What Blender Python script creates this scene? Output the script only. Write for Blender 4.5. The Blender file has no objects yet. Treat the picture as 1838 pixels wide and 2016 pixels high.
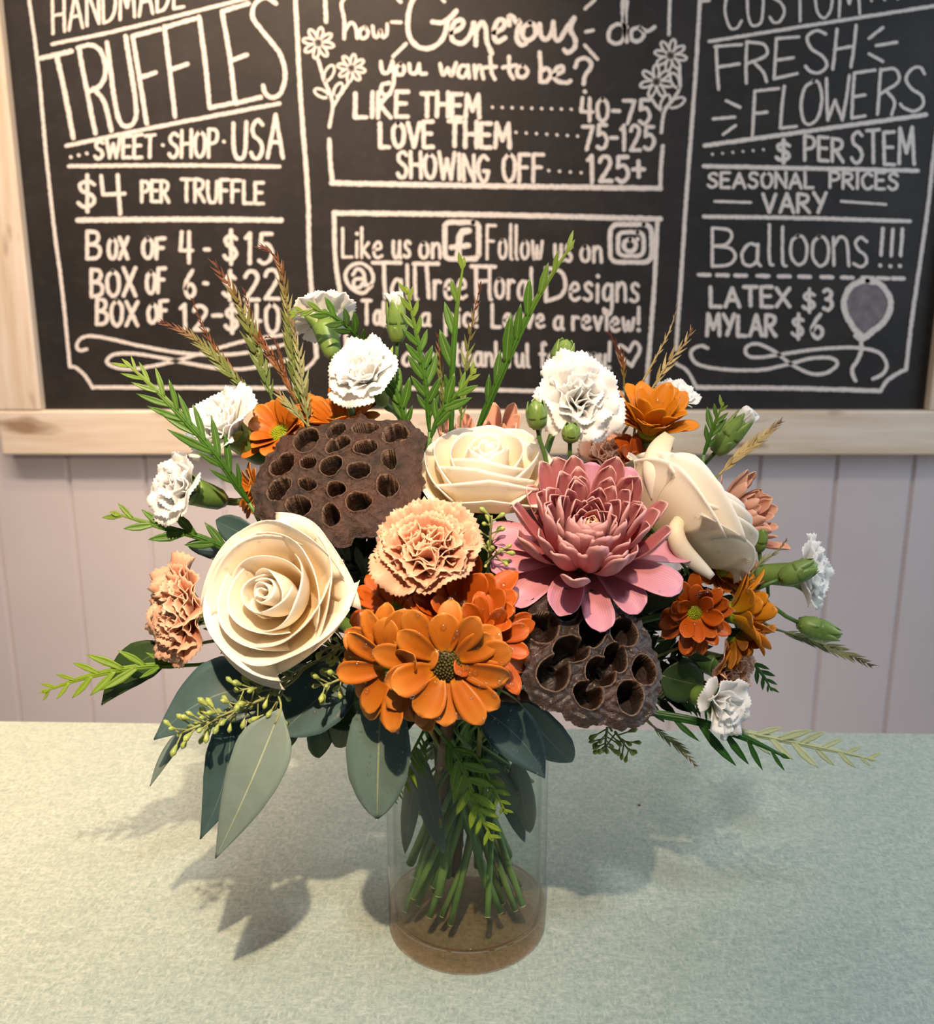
import bpy, math, random
import numpy as np
from mathutils import Vector, Matrix

S = bpy.context.scene
COL = S.collection
R = math.radians

# ------------------------------------------------------------------ camera
F = 1838.0                       # focal length in photo pixels (frame 1838 x 2016)
CX, CY = 919.0, 1008.0
CAM = np.array([0.0, -0.53, 0.40])      # table top is z = 0, vase axis x = y = 0
PITCH = R(13.3)
cam_d = bpy.data.cameras.new('camera')
cam_d.sensor_fit = 'HORIZONTAL'
cam_d.sensor_width = 36.0
cam_d.lens = 36.0 * F / 1838.0
cam_d.clip_start = 0.02
cam_d.dof.use_dof = True
cam_d.dof.focus_distance = 0.50
cam_d.dof.aperture_fstop = 15.0
cam = bpy.data.objects.new('camera', cam_d)
COL.objects.link(cam)
cam.location = CAM
cam.rotation_euler = (R(90) - PITCH, 0, 0)
S.camera = cam
RT = np.array([1.0, 0, 0])
UP = np.array([0, math.sin(PITCH), math.cos(PITCH)])
FW = np.array([0, math.cos(PITCH), -math.sin(PITCH)])

def ray(px, py):
    return RT * ((px - CX) / F) - UP * ((py - CY) / F) + FW
def at(px, py, Y):
    d = ray(px, py)
    return CAM + d * ((Y - CAM[1]) / d[1])
def ppm(p):                       # photo pixels per metre at a point
    return F / float(np.dot(np.asarray(p) - CAM, FW))

# ------------------------------------------------------------------ view / world / lights
S.view_settings.view_transform = 'Standard'
S.view_settings.look = 'None'
S.view_settings.exposure = 0.0
S.view_settings.gamma = 1.0
S.view_settings.use_curve_mapping = False
S.cycles.max_bounces = 12
S.cycles.transmission_bounces = 12
S.cycles.transparent_max_bounces = 24
S.cycles.sample_clamp_indirect = 4.0
S.cycles.caustics_refractive = True
S.cycles.caustics_reflective = False

W = bpy.data.worlds.new('room_light'); S.world = W
W.use_nodes = True
wn = W.node_tree.nodes; wl = W.node_tree.links
bg = wn['Background']
bg.inputs['Color'].default_value = (0.86, 0.93, 1.0, 1)
bg.inputs['Strength'].default_value = 0.09

def aim(o, tgt):
    d = Vector(tgt) - o.location
    o.rotation_euler = d.to_track_quat('-Z', 'Y').to_euler()
def lamp(name, kind, loc, tgt, power, col, **kw):
    l = bpy.data.lights.new(name, kind); l.energy = power; l.color = col
    for k, v in kw.items(): setattr(l, k, v)
    o = bpy.data.objects.new(name, l); COL.objects.link(o); o.location = loc; aim(o, tgt)
    return o
WARM = (1.0, 0.72, 0.42)
lamp('pendant_spot', 'SPOT', (-0.02, -0.58, 0.82), (-0.32, 0.30, 0.0), 54, (1.0, 0.72, 0.46), spot_size=R(66), spot_blend=1.0, shadow_soft_size=0.008)
lamp('ceiling_spot_front', 'SPOT', (0.10, -1.05, 1.70), (0.02, 0.0, 0.22), 58, (1.0, 0.97, 0.94), spot_size=R(50), spot_blend=0.6, shadow_soft_size=0.10)
lamp('board_spot', 'SPOT', (-0.40, 0.55, 1.75), (-0.36, 1.33, 0.92), 135, (1.0, 0.68, 0.42), spot_size=R(60), spot_blend=0.9, shadow_soft_size=0.03)
lamp('warm_fill_left', 'SPOT', (-1.05, 0.42, 1.70), (-0.58, 0.26, 0.0), 165, (1.0, 0.52, 0.20), spot_size=R(33), spot_blend=1.0, shadow_soft_size=0.03)  # added warm fill for the left back of the counter, no fitted lamp
lamp('wall_fill', 'AREA', (-0.75, 0.35, 1.60), (-0.65, 1.37, -0.42), 10.0, (1.0, 0.77, 0.60), shape='RECTANGLE', size=1.6, size_y=0.12, spread=R(95))  # fill light added to brighten the plank wall, not a fixture of the shop
lamp('ceiling_panel', 'AREA', (0.15, -0.2, 1.9), (0.0, 0.3, 0.0), 8.5, (1.0, 0.92, 0.84), shape='RECTANGLE', size=1.6, size_y=1.0)
lamp('shop_window', 'AREA', (2.2, 0.1, 0.9), (0.2, 0.2, 0.1), 27, (0.74, 0.87, 1.0), shape='RECTANGLE', size=1.6, size_y=1.6)

# ------------------------------------------------------------------ helpers
def norm(a):
    a = np.asarray(a, float); n = np.linalg.norm(a, axis=-1, keepdims=True)
    return a / np.maximum(n, 1e-12)
def cr(P, n):                     # Catmull-Rom through points, n samples
    P = np.asarray(P, float)
    if len(P) == 2:
        t = np.linspace(0, 1, n)[:, None]; return P[0] * (1 - t) + P[1] * t
    Q = np.vstack([2 * P[0] - P[1], P, 2 * P[-1] - P[-2]])
    out = []
    L = np.concatenate([[0], np.cumsum(np.linalg.norm(np.diff(P, axis=0), axis=1))])
    for s in np.linspace(0, L[-1], n):
        i = min(np.searchsorted(L, s, side='right') - 1, len(P) - 2)
        t = (s - L[i]) / max(L[i + 1] - L[i], 1e-9)
        a, b, c, d = Q[i], Q[i + 1], Q[i + 2], Q[i + 3]
        out.append(0.5 * (2 * b + (c - a) * t + (2 * a - 5 * b + 4 * c - d) * t * t + (3 * b - a - 3 * c + d) * t ** 3))
    return np.array(out)
def sm(x, a, b):
    t = np.clip((np.asarray(x, float) - a) / (b - a), 0, 1); return t * t * (3 - 2 * t)

class MB:                         # collects verts, faces and float attributes
    def __init__(s): s.v = []; s.f = []; s.n = 0; s.a = {}
    def add(s, v, f, **at_):
        v = np.asarray(v, float).reshape(-1, 3)
        for k in set(s.a) | set(at_):
            if k not in s.a: s.a[k] = [np.zeros(s.n)]
            x = at_.get(k, 0.0)
            s.a[k].append(np.broadcast_to(np.asarray(x, float), (len(v),)) if np.ndim(x) == 0 else np.asarray(x, float).ravel())
        s.v.append(v); n = s.n
        s.f.extend([tuple(i + n for i in q) for q in f]); s.n += len(v)
        return s
    def build(s, name, mat, parent=None, smooth=True, mw=None):
        me = bpy.data.meshes.new(name)
        v = np.vstack(s.v)
        if mw is not None:        # world -> parent space
            M = np.array(mw); v = v @ M[:3, :3].T + M[:3, 3]
        me.from_pydata(v.tolist(), [], s.f)
        for k, x in s.a.items():
            at_ = me.attributes.new(k, 'FLOAT', 'POINT'); at_.data.foreach_set('value', np.concatenate(x).astype(np.float32))
        if smooth: me.polygons.foreach_set('use_smooth', [True] * len(me.polygons))
        me.materials.append(mat); me.update()
        o = bpy.data.objects.new(name, me); COL.objects.link(o)
        if parent is not None: o.parent = parent
        return o

def grid_faces(nv, nu, base=0, flip=False, wrap=False):
    fs = []
    for i in range(nv - 1):
        for j in range(nu if wrap else nu - 1):
            k = (j + 1) % nu
            q = (base + i * nu + j, base + i * nu + k, base + (i + 1) * nu + k, base + (i + 1) * nu + j)
            fs.append(q[::-1] if flip else q)
    return fs
def sheet(mb, P, thick, ref, **attrs):
    """closed thin sheet from grid P[v][u]; ref: direction(s) of its upper side"""
    nv, nu = P.shape[:2]
    du = np.gradient(P, axis=1); dv = np.gradient(P, axis=0)
    N = norm(np.cross(du, dv))
    if (N * ref).sum() < 0: N = -N; fl = True
    else: fl = False
    top = (P + N * thick / 2).reshape(-1, 3); bot = (P - N * thick / 2).reshape(-1, 3)
    n = nv * nu
    f = grid_faces(nv, nu, 0, fl) + grid_faces(nv, nu, n, not fl)
    ring = [j for j in range(nu)] + [i * nu + nu - 1 for i in range(1, nv)] + [(nv - 1) * nu + j for j in range(nu - 2, -1, -1)] + [i * nu for i in range(nv - 2, 0, -1)]
    m = len(ring)
    for i in range(m):
        a, b = ring[i], ring[(i + 1) % m]
        q = (a, n + a, n + b, b)
        f.append(q[::-1] if fl else q)
    pv = np.repeat(np.linspace(0, 1, nv), nu); pu = np.tile(np.linspace(-1, 1, nu), nv)
    at_ = dict(pv=np.concatenate([pv, pv]), pu=np.concatenate([pu, pu]), ps=np.concatenate([np.ones(n), np.zeros(n)]))
    for k, x in attrs.items():
        at_[k] = x if np.ndim(x) == 0 else np.concatenate([np.ravel(x)] * 2)
    mb.add(np.vstack([top, bot]), f, **at_)
    return P, N
def tube(mb, pts, rad, seg=8, cap=True, **attrs):
    pts = np.asarray(pts, float); n = len(pts)
    rad = np.broadcast_to(np.asarray(rad, float), (n,))
    T = norm(np.gradient(pts, axis=0))
    a = np.array([0, 0, 1.0]) if abs(T[0][2]) < 0.9 else np.array([1.0, 0, 0])
    nrm = norm(np.cross(T[0], a)); V = []
    for i in range(n):
        nrm = norm(nrm - T[i] * np.dot(nrm, T[i])); b = np.cross(T[i], nrm)
        for k in range(seg):
            th = 2 * math.pi * k / seg
            V.append(pts[i] + rad[i] * (nrm * math.cos(th) + b * math.sin(th)))
    f = grid_faces(n, seg, 0, False, True)
    if cap: f += [tuple(range(seg))[::-1], tuple((n - 1) * seg + k for k in range(seg))]
    mb.add(V, f, pv=np.repeat(np.linspace(0, 1, n), seg), **attrs)
def hold(prof, d=0.0004):
    """extra loops close to each corner of a lathe profile keep its flats flat under smooth shading"""
    out = [prof[0]]
    for a, b in zip(prof[:-1], prof[1:]):
        L = math.dist(a, b)
        if L > 4 * d: out += [(a[0] + (b[0] - a[0]) * d / L, a[1] + (b[1] - a[1]) * d / L), (b[0] - (b[0] - a[0]) * d / L, b[1] - (b[1] - a[1]) * d / L)]
        out.append(b)
    return out
def lathe(mb, prof, seg=64, closed=False, org=(0, 0, 0), rfun=None):
    V = []; n = len(prof)
    for (r, z) in prof:
        for k in range(seg):
            th = 2 * math.pi * k / seg
            rr = r * (rfun(th, z) if rfun else 1)
            V.append((org[0] + rr * math.cos(th), org[1] + rr * math.sin(th), org[2] + z))
    f = grid_faces(n, seg, 0, False, True)
    if closed:
        f += [((n - 1) * seg + k, (n - 1) * seg + (k + 1) % seg, (k + 1) % seg, k) for k in range(seg)]
    else:
        f += [tuple(range(seg))[::-1], tuple((n - 1) * seg + k for k in range(seg))]
    mb.add(V, f, pv=np.repeat(np.linspace(0, 1, n), seg))
def box(mb, lo, hi):
    x0, y0, z0 = lo; x1, y1, z1 = hi
    v = [(x0, y0, z0), (x1, y0, z0), (x1, y1, z0), (x0, y1, z0), (x0, y0, z1), (x1, y0, z1), (x1, y1, z1), (x0, y1, z1)]
    mb.add(v, [(0, 3, 2, 1), (4, 5, 6, 7), (0, 1, 5, 4), (1, 2, 6, 5), (2, 3, 7, 6), (3, 0, 4, 7)])
def ball(mb, c, r, ax=None, sq=1.0, nu=8, nv=5, **attrs):
    V = []; z = norm(ax) if ax is not None else np.array([0, 0, 1.0])
    a = norm(np.cross(z, [0.3, 0.5, 0.8])); b = np.cross(z, a)
    for i in range(nv + 1):
        th = math.pi * i / nv
        for k in range(nu):
            ph = 2 * math.pi * k / nu
            V.append(c + r * (math.sin(th) * (a * math.cos(ph) + b * math.sin(ph)) + z * math.cos(th) * sq))
    mb.add(V, grid_faces(nv + 1, nu, 0, True, True), **attrs)

def empty(name, M):
    o = bpy.data.objects.new(name, None); COL.objects.link(o); o.empty_display_size = 0.01
    o.matrix_world = M; return o
def tag(o, label, cat, group=None, kind=None):
    o['label'] = label; o['category'] = cat
    if group: o['group'] = group
    if kind: o['kind'] = kind
    return o
def frame_to(p, zdir, roll=0.0):
    z = norm(zdir); a = np.array([0, 0, 1.0])
    if abs(z[2]) > 0.95: a = np.array([0, 1.0, 0])
    x = norm(np.cross(a, z)); y = np.cross(z, x)
    c, s = math.cos(roll), math.sin(roll)
    x, y = x * c + y * s, -x * s + y * c
    return Matrix(((x[0], y[0], z[0], p[0]), (x[1], y[1], z[1], p[1]), (x[2], y[2], z[2], p[2]), (0, 0, 0, 1)))
def facing(az, el):               # az 0 = towards the camera side, + = right
    a, e = R(az), R(el)
    return np.array([math.sin(a) * math.cos(e), -math.cos(a) * math.cos(e), math.sin(e)])
# ------------------------------------------------------------------ materials
def nm(name):
    m = bpy.data.materials.new(name); m.use_nodes = True
    nt = m.node_tree; b = nt.nodes['Principled BSDF']
    return m, nt, b
def NODE(nt, t, **kw):
    n = nt.nodes.new(t)
    for k, v in kw.items(): setattr(n, k, v)
    return n
def c4(c): return (c[0], c[1], c[2], 1)
def srgb(r, g, b):
    f = lambda x: (x / 255 / 12.92) if x / 255 <= 0.04045 else ((x / 255 + 0.055) / 1.055) ** 2.4
    return (f(r), f(g), f(b))
def ramp(nt, stops):
    n = NODE(nt, 'ShaderNodeValToRGB'); e = n.color_ramp.elements
    while len(e) > 1: e.remove(e[-1])
    e[0].position = stops[0][0]; e[0].color = c4(stops[0][1])
    for p, c in stops[1:]:
        x = e.new(p); x.color = c4(c)
    return n
def attr(nt, name):
    n = NODE(nt, 'ShaderNodeAttribute'); n.attribute_name = name; return n.outputs['Fac']
def mixc(nt, fac, a, b, blend='MIX'):
    n = NODE(nt, 'ShaderNodeMix', data_type='RGBA', blend_type=blend)
    if hasattr(fac, 'is_linked') or not isinstance(fac, (int, float)): nt.links.new(fac, n.inputs[0])
    else: n.inputs[0].default_value = fac
    for x, i in ((a, 6), (b, 7)):
        if isinstance(x, tuple): n.inputs[i].default_value = c4(x)
        else: nt.links.new(x, n.inputs[i])
    return n.outputs[2]
def noise(nt, scale, detail=3, rough=0.5, vec=None, stretch=None, coord='Object'):
    n = NODE(nt, 'ShaderNodeTexNoise'); n.inputs['Scale'].default_value = scale
    n.inputs['Detail'].default_value = detail; n.inputs['Roughness'].default_value = rough
    tc = NODE(nt, 'ShaderNodeTexCoord'); src = tc.outputs[coord]
    if stretch:
        mp = NODE(nt, 'ShaderNodeMapping'); mp.inputs['Scale'].default_value = stretch
        nt.links.new(src, mp.inputs[0]); src = mp.outputs[0]
    nt.links.new(src, n.inputs['Vector'])
    return n.outputs['Fac']
def mapr(nt, x, a, b, c=0.0, d=1.0):
    n = NODE(nt, 'ShaderNodeMapRange'); nt.links.new(x, n.inputs[0])
    for i, v in enumerate((a, b, c, d)): n.inputs[i + 1].default_value = v
    return n.outputs[0]
def bump(nt, b, h, strength=0.3, dist=0.001):
    n = NODE(nt, 'ShaderNodeBump'); n.inputs['Strength'].default_value = strength; n.inputs['Distance'].default_value = dist
    nt.links.new(h, n.inputs['Height']); nt.links.new(n.outputs[0], b.inputs['Normal']); n2_ = NODE(nt, 'ShaderNodeBump'); n2_.inputs['Strength'].default_value = strength * 0.35; n2_.inputs['Distance'].default_value = dist; nt.links.new(h, n2_.inputs['Height']); nt.links.new(n2_.outputs[0], b.inputs['Coat Normal'])
def translucent(nt, b, colsock, amount):
    out = nt.nodes['Material Output']
    t = NODE(nt, 'ShaderNodeBsdfTranslucent'); m = NODE(nt, 'ShaderNodeMixShader')
    nt.links.new(colsock, t.inputs['Color']); m.inputs[0].default_value = amount
    nt.links.new(b.outputs[0], m.inputs[1]); nt.links.new(t.outputs[0], m.inputs[2]); nt.links.new(m.outputs[0], out.inputs['Surface'])
def petal_mat(name, inner, outer, trans=0.3, rough=0.5, var=0.12, veins=0.0, vscale=40):
    """inner / outer: ramps along the petal, base to tip"""
    m, nt, b = nm(name)
    pv = attr(nt, 'pv'); ps = attr(nt, 'ps')
    ri = ramp(nt, inner); ro = ramp(nt, outer)
    nt.links.new(pv, ri.inputs[0]); nt.links.new(pv, ro.inputs[0])
    c = mixc(nt, ps, ro.outputs[0], ri.outputs[0])
    nz = noise(nt, 60, 4, 0.6)
    c = mixc(nt, mapr(nt, nz, 0.3, 0.75, 0, var), c, tuple(x * 0.55 for x in inner[0][1]))
    if veins:
        w = NODE(nt, 'ShaderNodeTexWave'); w.inputs['Scale'].default_value = 1.0; w.wave_type = 'BANDS'
        cb = NODE(nt, 'ShaderNodeCombineXYZ'); mu = NODE(nt, 'ShaderNodeMath', operation='MULTIPLY'); mu.inputs[1].default_value = 2.2
        nt.links.new(attr(nt, 'pu'), mu.inputs[0]); nt.links.new(mu.outputs[0], cb.inputs[0]); nt.links.new(cb.outputs[0], w.inputs['Vector'])
        c = mixc(nt, mapr(nt, w.outputs['Fac'], 0.2, 0.9, 0, veins), c, tuple(x * 0.6 for x in inner[0][1]))
    nt.links.new(c, b.inputs['Base Color']); b.inputs['Roughness'].default_value = rough
    b.inputs['Specular IOR Level'].default_value = 0.35
    translucent(nt, b, c, trans)
    return m
def plain(name, col, rough=0.5, var=0.15, scale=80, col2=None, trans=0.0, bumps=0.0, spec=0.4, stretch=None):
    m, nt, b = nm(name)
    nz = noise(nt, scale, 4, 0.6, stretch=stretch)
    c = mixc(nt, mapr(nt, nz, 0.35, 0.7, 0, 1 if col2 else var), col, col2 or tuple(x * 0.4 for x in col))
    nt.links.new(c, b.inputs['Base Color']); b.inputs['Roughness'].default_value = rough; b.inputs['Specular IOR Level'].default_value = spec
    if bumps: bump(nt, b, nz, bumps, 0.002)
    if trans: translucent(nt, b, c, trans)
    return m
def along(name, stops, rough=0.5, trans=0.15, mid=None, att='pt', back=None):
    """leaf material: colour along the frond or leaf (attribute att), pale midrib, optional paler back"""
    m, nt, b = nm(name)
    r = ramp(nt, stops); nt.links.new(attr(nt, att), r.inputs[0]); c = r.outputs[0]
    if back: c = mixc(nt, mapr(nt, attr(nt, 'ps'), 0, 1, 1, 0), c, back)
    if mid:
        ab = NODE(nt, 'ShaderNodeMath', operation='ABSOLUTE'); nt.links.new(attr(nt, 'pu'), ab.inputs[0])
        c = mixc(nt, mapr(nt, ab.outputs[0], 0.02, mid[1], 0.85, 0), c, mid[0])
    nz = noise(nt, 120, 3, 0.6)
    c = mixc(nt, mapr(nt, nz, 0.4, 0.75, 0, 0.22), c, tuple(x * 0.45 for x in stops[0][1]))
    nt.links.new(c, b.inputs['Base Color']); b.inputs['Roughness'].default_value = rough; b.inputs['Specular IOR Level'].default_value = 0.35
    if trans: translucent(nt, b, c, trans)
    return m

ROSE = petal_mat('rose_petal', [(0, srgb(248, 214, 158)), (0.4, srgb(252, 236, 204)), (0.8, srgb(253, 245, 230)), (1, srgb(252, 248, 242))],
                 [(0, srgb(232, 228, 192)), (0.4, srgb(250, 242, 224)), (1, srgb(252, 249, 243))], 0.42, 0.45, 0.02)
WHITE = petal_mat('white_carnation_petal', [(0, srgb(226, 232, 190)), (0.4, srgb(247, 246, 240)), (1, srgb(250, 250, 250))],
                  [(0, srgb(228, 232, 200)), (0.4, srgb(246, 246, 242)), (1, srgb(250, 250, 250))], 0.48, 0.5, 0.0)
PEACH = petal_mat('peach_carnation_petal', [(0, srgb(200, 104, 86)), (0.5, srgb(222, 142, 114)), (0.82, srgb(230, 168, 138)), (1, srgb(236, 196, 166))],
                  [(0, srgb(222, 206, 160)), (0.5, srgb(234, 192, 158)), (1, srgb(238, 204, 178))], 0.3, 0.5, 0.1)
MUM = petal_mat('pink_mum_petal', [(0, srgb(174, 84, 94)), (0.6, srgb(200, 120, 126)), (0.9, srgb(214, 146, 150)), (1, srgb(236, 200, 194))],
                [(0, srgb(214, 156, 146)), (0.55, srgb(230, 174, 170)), (1, srgb(232, 184, 186))], 0.28, 0.42, 0.04, veins=0.12)
MUMOUT = petal_mat('mauve_mum_petal', [(0, srgb(196, 112, 122)), (0.5, srgb(214, 150, 166)), (1, srgb(218, 162, 190))],
                   [(0, srgb(216, 156, 158)), (1, srgb(222, 172, 198))], 0.28, 0.42, 0.04, veins=0.2)
MUMIN = petal_mat('peach_mum_petal', [(0, srgb(216, 130, 110)), (0.6, srgb(236, 172, 144)), (1, srgb(248, 212, 182))],
                  [(0, srgb(220, 150, 122)), (1, srgb(246, 204, 174))], 0.25, 0.42, 0.04)
MUMPALE = petal_mat('pale_peach_mum_petal', [(0, srgb(196, 112, 100)), (0.6, srgb(224, 160, 140)), (1, srgb(236, 188, 160))],
                    [(0, srgb(214, 150, 136)), (1, srgb(238, 192, 168))], 0.25, 0.45, 0.06)
ORANGE = petal_mat('orange_daisy_petal', [(0, srgb(204, 134, 22)), (0.22, srgb(176, 80, 12)), (0.65, srgb(194, 102, 28)), (1, srgb(218, 138, 62))],
                   [(0, srgb(206, 138, 34)), (1, srgb(218, 138, 52))], 0.22, 0.46, 0.34, veins=0.5)
RUST = petal_mat('rust_daisy_petal', [(0, srgb(206, 120, 20)), (0.2, srgb(176, 66, 12)), (0.7, srgb(184, 74, 18)), (1, srgb(204, 98, 36))],
                 [(0, srgb(190, 110, 26)), (1, srgb(206, 110, 40))], 0.22, 0.46, 0.34, veins=0.5)
AMBER = petal_mat('amber_daisy_petal', [(0, srgb(222, 160, 24)), (0.3, srgb(216, 128, 20)), (1, srgb(226, 140, 36))],
                  [(0, srgb(206, 156, 30)), (0.6, srgb(216, 144, 30)), (1, srgb(222, 146, 44))], 0.25, 0.36, 0.15, veins=0.25)
DISC_DARK = plain('dark_daisy_eye', srgb(70, 66, 14), 0.5, col2=srgb(40, 34, 8), scale=160)
DISC_GREEN = plain('green_daisy_eye', srgb(140, 150, 24), 0.45, col2=srgb(108, 124, 14), scale=160)
CALYX = plain('calyx_green', srgb(122, 148, 74), 0.38, col2=srgb(84, 118, 56), scale=70, trans=0.08)
CALYXD = plain('dark_calyx_green', srgb(60, 80, 26), 0.5, col2=srgb(34, 50, 16), scale=150)
STEM = plain('stem_green', srgb(96, 126, 58), 0.42, col2=srgb(64, 100, 46), scale=50)
STEMB = plain('stem_brown', srgb(98, 62, 44), 0.45, col2=srgb(66, 42, 32), scale=60)
STEMO = plain('stem_olive', srgb(134, 128, 66), 0.45, col2=srgb(96, 84, 44), scale=60)
CUT = plain('cut_stem_end', srgb(196, 204, 132), 0.5)
SEED = plain('eucalyptus_seed', srgb(156, 168, 90), 0.42, col2=srgb(124, 144, 78), scale=140)
SEEDSTEM = plain('eucalyptus_twig', srgb(140, 150, 92), 0.5, col2=srgb(120, 120, 80))
EUC = along('eucalyptus_leaf', [(0, srgb(86, 108, 102)), (1, srgb(100, 120, 112))], 0.5, 0.10, (srgb(150, 160, 120), 0.035), 'pv', back=srgb(140, 150, 132))
EUCD = along('blue_eucalyptus_leaf', [(0, srgb(54, 78, 80)), (1, srgb(72, 94, 94))], 0.42, 0.08, (srgb(104, 122, 112), 0.025), 'pv', back=srgb(110, 124, 112))
EUCP = along('pale_eucalyptus_leaf', [(0, srgb(112, 130, 122)), (1, srgb(118, 134, 126))], 0.55, 0.12, (srgb(172, 178, 146), 0.03), 'pv', back=srgb(120, 136, 128))
EUCG = along('deep_green_leaf', [(0, srgb(46, 66, 36)), (1, srgb(54, 74, 40))], 0.38, 0.1, (srgb(84, 104, 60), 0.03), 'pv')
FGREEN = along('frond_green', [(0, srgb(46, 84, 22)), (0.6, srgb(70, 112, 34)), (1, srgb(124, 148, 58))], 0.42, 0.16, (srgb(130, 160, 84), 0.09))
FLIME = along('frond_lime', [(0, srgb(84, 126, 30)), (1, srgb(142, 168, 48))], 0.45, 0.22, (srgb(170, 190, 100), 0.09))
FDEEP = along('frond_deep_green', [(0, srgb(32, 74, 22)), (1, srgb(44, 92, 28))], 0.42, 0.12, (srgb(90, 130, 60), 0.07))
FPALE = along('frond_pale', [(0, srgb(186, 200, 160)), (1, srgb(206, 212, 164))], 0.55, 0.25, (srgb(222, 226, 190), 0.12))
FBROWN = along('frond_browning', [(0, srgb(88, 116, 58)), (0.55, srgb(118, 124, 66)), (0.85, srgb(116, 72, 48)), (1, srgb(84, 36, 30))], 0.5, 0.15, None)
FRED = along('frond_red', [(0, srgb(116, 108, 50)), (0.4, srgb(126, 74, 40)), (1, srgb(84, 34, 24))], 0.5, 0.15, None)
FSTRAW = along('frond_straw', [(0, srgb(186, 166, 110)), (0.7, srgb(204, 184, 134)), (1, srgb(120, 72, 54))], 0.55, 0.2, None)
FOLIVE = along('frond_olive', [(0, srgb(118, 128, 84)), (0.7, srgb(146, 146, 102)), (1, srgb(116, 84, 72))], 0.55, 0.15, None)
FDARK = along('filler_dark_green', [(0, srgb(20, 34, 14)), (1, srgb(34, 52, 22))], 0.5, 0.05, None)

def lotus_mat(k=0.5):
    m, nt, b = nm('dried_lotus_pod')
    nz = noise(nt, 150, 6, 0.7); n2 = noise(nt, 34, 3, 0.6)
    c = mixc(nt, mapr(nt, nz, 0.36, 0.66), tuple(k * x for x in srgb(34, 22, 17)), tuple(k * x for x in srgb(98, 72, 58)))
    c = mixc(nt, mapr(nt, n2, 0.4, 0.65, 0, 0.55), c, srgb(72, 40, 26))
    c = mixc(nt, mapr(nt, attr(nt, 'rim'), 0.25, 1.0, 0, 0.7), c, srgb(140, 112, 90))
    c = mixc(nt, attr(nt, 'pit'), c, srgb(38, 19, 10))  # painted shade: the inside of the holes is darkened in the colour
    nt.links.new(c, b.inputs['Base Color'])
    nt.links.new(mapr(nt, n2, 0.42, 0.6, 0.75, 0.32), b.inputs['Roughness'])
    bump(nt, b, nz, 1.0, 0.003)
    return m
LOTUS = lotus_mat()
def wet_lotus():
    m = lotus_mat(0.2); m.name = 'wet_lotus_pod'
    nt = m.node_tree; b = nt.nodes['Principled BSDF']
    b.inputs['Coat Weight'].default_value = 0.5; b.inputs['Coat Roughness'].default_value = 0.12
    return m
LOTUSWET = wet_lotus()


def wood_mat():
    m, nt, b = nm('whitewashed_wood')
    nz = noise(nt, 3.0, 6, 0.6, stretch=(1.2, 6, 16)); n2 = noise(nt, 5.0, 2, 0.5, stretch=(1.2, 1, 5))
    c = mixc(nt, mapr(nt, nz, 0.35, 0.72), srgb(240, 228, 212), srgb(214, 192, 162))
    c = mixc(nt, mapr(nt, n2, 0.63, 0.74, 0, 0.8), c, srgb(140, 106, 76))
    nt.links.new(c, b.inputs['Base Color']); b.inputs['Roughness'].default_value = 0.6
    return m
def wood_mat_v():
    m, nt, b = nm('whitewashed_wood_upright')
    nz = noise(nt, 3.0, 6, 0.6, stretch=(16, 6, 1.2)); n2 = noise(nt, 5.0, 2, 0.5, stretch=(5, 1, 1.2))
    c = mixc(nt, mapr(nt, nz, 0.35, 0.72), srgb(240, 228, 212), srgb(214, 192, 162))
    c = mixc(nt, mapr(nt, n2, 0.63, 0.74, 0, 0.7), c, srgb(140, 106, 76))
    nt.links.new(c, b.inputs['Base Color']); b.inputs['Roughness'].default_value = 0.6
    return m
WOODH, WOODV = wood_mat(), wood_mat_v()
def board_mat():
    m, nt, b = nm('black_chalkboard')
    nz = noise(nt, 7, 5, 0.65, stretch=(1, 1, 1.6)); n2 = noise(nt, 60, 4, 0.6, stretch=(1, 1, 1))
    c = mixc(nt, mapr(nt, nz, 0.45, 0.8, 0, 0.24), srgb(23, 20, 20), srgb(78, 72, 72))
    c = mixc(nt, mapr(nt, n2, 0.5, 0.8, 0, 0.15), c, srgb(84, 78, 78))
    nt.links.new(c, b.inputs['Base Color']); b.inputs['Roughness'].default_value = 0.62
    return m
BOARD = board_mat()
def chalk_mat(name, mixk):
    m, nt, b = nm(name)
    nz = noise(nt, 260, 3, 0.7)
    c = mixc(nt, mapr(nt, nz, 0.42, 0.7, 0, mixk), srgb(236, 230, 226), srgb(96, 90, 90))
    nt.links.new(c, b.inputs['Base Color']); b.inputs['Roughness'].default_value = 0.95; b.inputs['Specular IOR Level'].default_value = 0.1
    return m
CHALK = chalk_mat('white_chalk', 0.42); CHALKG = plain('smudged_chalk', srgb(132, 128, 132), 0.95, col2=srgb(108, 104, 110), scale=60)
def wall_mat():
    m, nt, b = nm('painted_planks')
    nz = noise(nt, 3, 4, 0.6)
    c = mixc(nt, mapr(nt, nz, 0.3, 0.7), srgb(216, 208, 210), srgb(206, 199, 202))
    nt.links.new(c, b.inputs['Base Color']); b.inputs['Roughness'].default_value = 0.5
    return m
WALL = wall_mat()
def counter_mat():
    m, nt, b = nm('speckled_laminate')
    nz = noise(nt, 170, 4, 0.75, stretch=(1, 2.4, 1)); n2 = noise(nt, 190, 4, 0.75, stretch=(2.4, 1, 1)); n3 = noise(nt, 25, 3, 0.6)
    mx = NODE(nt, 'ShaderNodeMath', operation='MAXIMUM'); nt.links.new(nz, mx.inputs[0]); nt.links.new(n2, mx.inputs[1])
    c = mixc(nt, mapr(nt, mx.outputs[0], 0.38, 0.82), srgb(132, 153, 148), srgb(206, 216, 208))
    c = mixc(nt, mapr(nt, n3, 0.4, 0.7, 0, 0.25), c, srgb(148, 166, 160))
    nt.links.new(c, b.inputs['Base Color']); b.inputs['Roughness'].default_value = 0.42
    return m
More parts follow.
